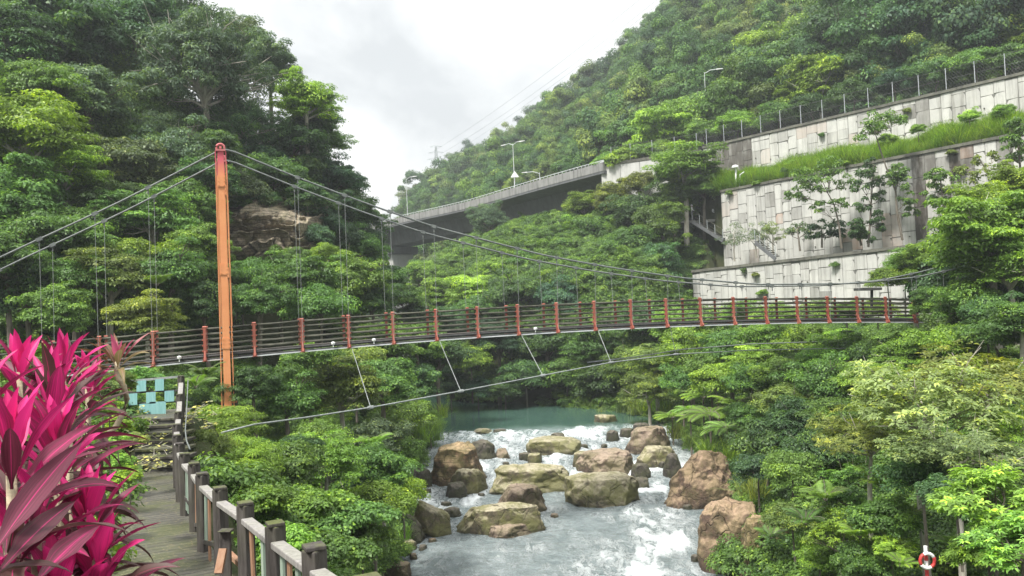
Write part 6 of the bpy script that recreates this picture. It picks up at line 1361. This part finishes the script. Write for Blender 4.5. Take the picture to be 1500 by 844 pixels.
# far forest
def far_proto(k):
    rg = np.random.RandomState(300 + k); cen = dome_centers(rg, 46, (.7, .95, 1.25, .8, .6, 1.0)[k % 6], .7, -.5, .6, (.3, .5, .4, .55, .6, .35)[k % 6]); A = cloud(rg, cen, 400, .26 * rg.uniform(.7, 1.4, 46), .052, .04, .75, .4, dw=1.1, rn=.28); me = leaves_to_mesh('far_crown', *A); me.materials.append(M['leaf_far']); return bpy.data.objects.new('far_crown', me)
fp = [far_proto(k) for k in range(9)]
U = cg.uniform(-.30, .78, 15000); YY = 82 * np.exp(cg.uniform(0, 1.55, 15000)); XX = U * YY; ZZ = H(XX, YY); qd = dn(XX, YY)
Yc = I(U, [-.3, 0, .2, .64, 1.6], [330, 320, 290, 230, 120])
vx = I(YY, VY, VX); 
keep = (qd > 84) & (YY < Yc + 12) & (((U > .1) & (qd > 84)) | (YY > 150)) 
dens = cg.uniform(0, 1, 15000) < np.clip(YY / 190, .35, 1); keep &= dens
pf = np.stack([XX, YY, ZZ - .6], 1)[keep]
scatter('far_forest', pf, (1.5 + 4.6 * cg.uniform(0, 1, len(pf)) ** 1.7) * (1 + .25 * np.sin(pf[:, 0] * .09) * np.sin(pf[:, 1] * .07)), fp, 'distant hazy forest covering the mountain behind the viaduct and road', 'forest', 5, .08, cg.uniform(.8, 1.4, len(pf)))
# ------------------------------------------------------------------ what the camera sees of each plant: labels, and drop the ones wholly hidden
STUFFS = [o for o in SC.objects if o.get('kind') == 'stuff']
for o in STUFFS: o.hide_viewport = True
bpy.context.view_layer.update(); dg = bpy.context.evaluated_depsgraph_get()
seen = {}
for gyi in range(0, 844, 8):
    for gxi in range(0, 1500, 8):
        d = ray(gxi + 4, gyi + 4)
        hit, loc, nr, idx, ob, mx = SC.ray_cast(dg, (0, 0, 0), Vector([float(q) for q in d]).normalized())
        if hit and ob is not None:
            r = ob
            while r.parent is not None: r = r.parent
            seen.setdefault(r.name, []).append((gxi, gyi))
for o in STUFFS: o.hide_viewport = False
ORD = ['', 'second ', 'third ', 'fourth ', 'fifth ', 'sixth ', 'seventh ', 'eighth ', 'ninth ', 'tenth ', 'eleventh ', 'twelfth ', 'thirteenth ', 'fourteenth ', 'fifteenth ']
def where(zone, x, y):
    if zone == 'cliff':
        t = 'left of tower' if x < 322 else 'right of tower'
        return ('on cliff top ' if y < 130 else 'at tower top height ' if y < 265 else 'at rock face height ' if y < 385 else 'at left cliff foot ') + t
    if zone == 'lbank':
        return 'behind the deck on left bank' if y < 520 else 'on left bank above guy cable' if y < 600 else 'on left bank below guy cable' if y < 700 else 'on left bank beside railing'
    if zone == 'weeds': return 'beside the pink ti plants'
    if zone == 'mid':
        return 'at the pool edge' if y > 540 else 'below the deck behind the pool' if y > 475 else 'on middle hill just above bridge rail' if y > 390 else 'on middle hill below viaduct' if x < 800 else 'on middle hill near walls'
    if zone == 'up': return 'along the road fence' if y > 150 - (x - 1000) * .2 else 'above the road fence'
    if zone == 'rbank':
        return 'behind bridge rail by lowest wall' if y < 475 and x < 1300 else 'at right end of bridge' if y < 475 else 'on right bank just under deck' if y < 540 else 'on right bank above boulders' if y < 660 else 'low on right bank' if y < 760 else 'at bottom of right bank'
    if zone == 'wall': return 'clinging to the ' + ('lowest wall' if y > 350 else 'upper walls')
    if zone == 'terrace': return 'in the terrace grass strip'
    return 'on the wall ledge'
buckets = {}
for q in PLANTS:
    r = q['root']; s = seen.get(r.name)
    if not s:
        for ch in list(r.children): bpy.data.objects.remove(ch)
        bpy.data.objects.remove(r); continue
    a = np.array(s); q['c'] = (float(np.median(a[:, 0])), float(np.median(a[:, 1])))
    if q['label']: r['label'] = q['label']; continue
    buckets.setdefault((TONEW[q['tone']] + ' ' + KINDW[q['kind']][1], where(q['zone'], *q['c'])), []).append(q)
for (look, place), qs in buckets.items():
    qs.sort(key=lambda q: q['c'][0])
    for k, q in enumerate(qs):
        q['root']['label'] = look + ' ' + place + ('' if len(qs) == 1 else ', leftmost such' if k == 0 else ', rightmost such' if k == len(qs) - 1 else ', ' + ORD[min(k, 14)] + 'from left')
for q in PLANTS: pass
# ------------------------------------------------------------------ haze
hz = MB(); hz.box((60, 250, 75), (900, 640, 182)); ho = hz.build('haze', None, None, origin=(60, 250, 75)); hm = bpy.data.materials.new('haze'); hm.use_nodes = True; nt = hm.node_tree; nt.nodes.clear()
ou = nt.nodes.new('ShaderNodeOutputMaterial'); pv = nt.nodes.new('ShaderNodeVolumePrincipled'); pv.inputs['Color'].default_value = (.86, .92, .95, 1); pv.inputs['Density'].default_value = HAZE; pv.inputs['Anisotropy'].default_value = .2
nt.links.new(pv.outputs[0], ou.inputs['Volume']); ho.data.materials.append(hm); tag(ho, 'thin pale moist haze filling the valley', 'haze', kind='stuff')
# ------------------------------------------------------------------ sky and sun
SUN_EL, SUN_AZ = rad(56), rad(-135)         # azimuth measured from the view direction, negative = left
w = bpy.data.worlds.new('World'); SC.world = w; w.use_nodes = True; nt = w.node_tree; nt.nodes.clear()
out = nt.nodes.new('ShaderNodeOutputWorld'); bg = nt.nodes.new('ShaderNodeBackground'); bg2 = nt.nodes.new('ShaderNodeBackground'); sky = nt.nodes.new('ShaderNodeTexSky'); sky.sky_type = 'NISHITA'; sky.sun_disc = False
sky.sun_elevation = SUN_EL; sky.sun_rotation = SUN_AZ; sky.air_density = 1.5; sky.dust_density = 4
nt.links.new(sky.outputs[0], bg.inputs['Color']); bg.inputs['Strength'].default_value = .06
tc = nt.nodes.new('ShaderNodeTexCoord'); mp = nt.nodes.new('ShaderNodeMapping'); mp.inputs['Scale'].default_value = (1.0, 1.0, 1.9); mp.inputs['Location'].default_value = CLOC; nt.links.new(tc.outputs['Generated'], mp.inputs[0])
nz = nt.nodes.new('ShaderNodeTexNoise'); nz.inputs['Scale'].default_value = 2.6; nz.inputs['Detail'].default_value = 7; nz.inputs['Roughness'].default_value = .52; nz.inputs['Distortion'].default_value = .5; nt.links.new(mp.outputs[0], nz.inputs['Vector'])
rp = nt.nodes.new('ShaderNodeValToRGB'); e = rp.color_ramp.elements; e[0].position = .38; e[0].color = (.60, .62, .64, 1); e[1].position = .58; e[1].color = (1.02, 1.02, 1.01, 1)
m2 = e.new(.47) if hasattr(e, 'new') else None; m2.color = (.76, .775, .785, 1)
nt.links.new(nz.outputs['Fac'], rp.inputs[0]); nt.links.new(rp.outputs[0], bg2.inputs['Color']); 
sxz = nt.nodes.new('ShaderNodeSeparateXYZ'); nt.links.new(tc.outputs['Generated'], sxz.inputs[0]); mr = nt.nodes.new('ShaderNodeMapRange'); mr.interpolation_type = 'SMOOTHSTEP'
mr.inputs['From Min'].default_value = .32; mr.inputs['From Max'].default_value = .95; mr.inputs['To Min'].default_value = CLOUD; mr.inputs['To Max'].default_value = CLOUD * ZEN; nt.links.new(sxz.outputs['Z'], mr.inputs['Value']); nt.links.new(mr.outputs[0], bg2.inputs['Strength'])   # an overcast sky is brightest overhead
mxs = nt.nodes.new('ShaderNodeMixShader'); mxs.inputs[0].default_value = .93; nt.links.new(bg.outputs[0], mxs.inputs[1]); nt.links.new(bg2.outputs[0], mxs.inputs[2]); nt.links.new(mxs.outputs[0], out.inputs['Surface'])
sd = bpy.data.lights.new('sun', 'SUN'); sd.energy = SUNE; sd.angle = rad(11); sd.color = (1, .965, .9); so = bpy.data.objects.new('sun', sd); C.objects.link(so)
dv = Vector((math.sin(SUN_AZ) * math.cos(SUN_EL), math.cos(SUN_AZ) * math.cos(SUN_EL), math.sin(SUN_EL))); so.rotation_euler = dv.to_track_quat('Z', 'Y').to_euler(); so.location = dv * 60
vs = SC.view_settings; vs.view_transform = 'Standard'; vs.look = 'None'; vs.gamma = 1; vs.exposure = EXPO; vs.use_curve_mapping = False
cy = SC.cycles; cy.max_bounces = 6; cy.diffuse_bounces = 4; cy.glossy_bounces = 2; cy.transmission_bounces = 3; cy.transparent_max_bounces = 6; cy.volume_bounces = 0; cy.use_denoising = True; cy.caustics_reflective = False; cy.caustics_refractive = False
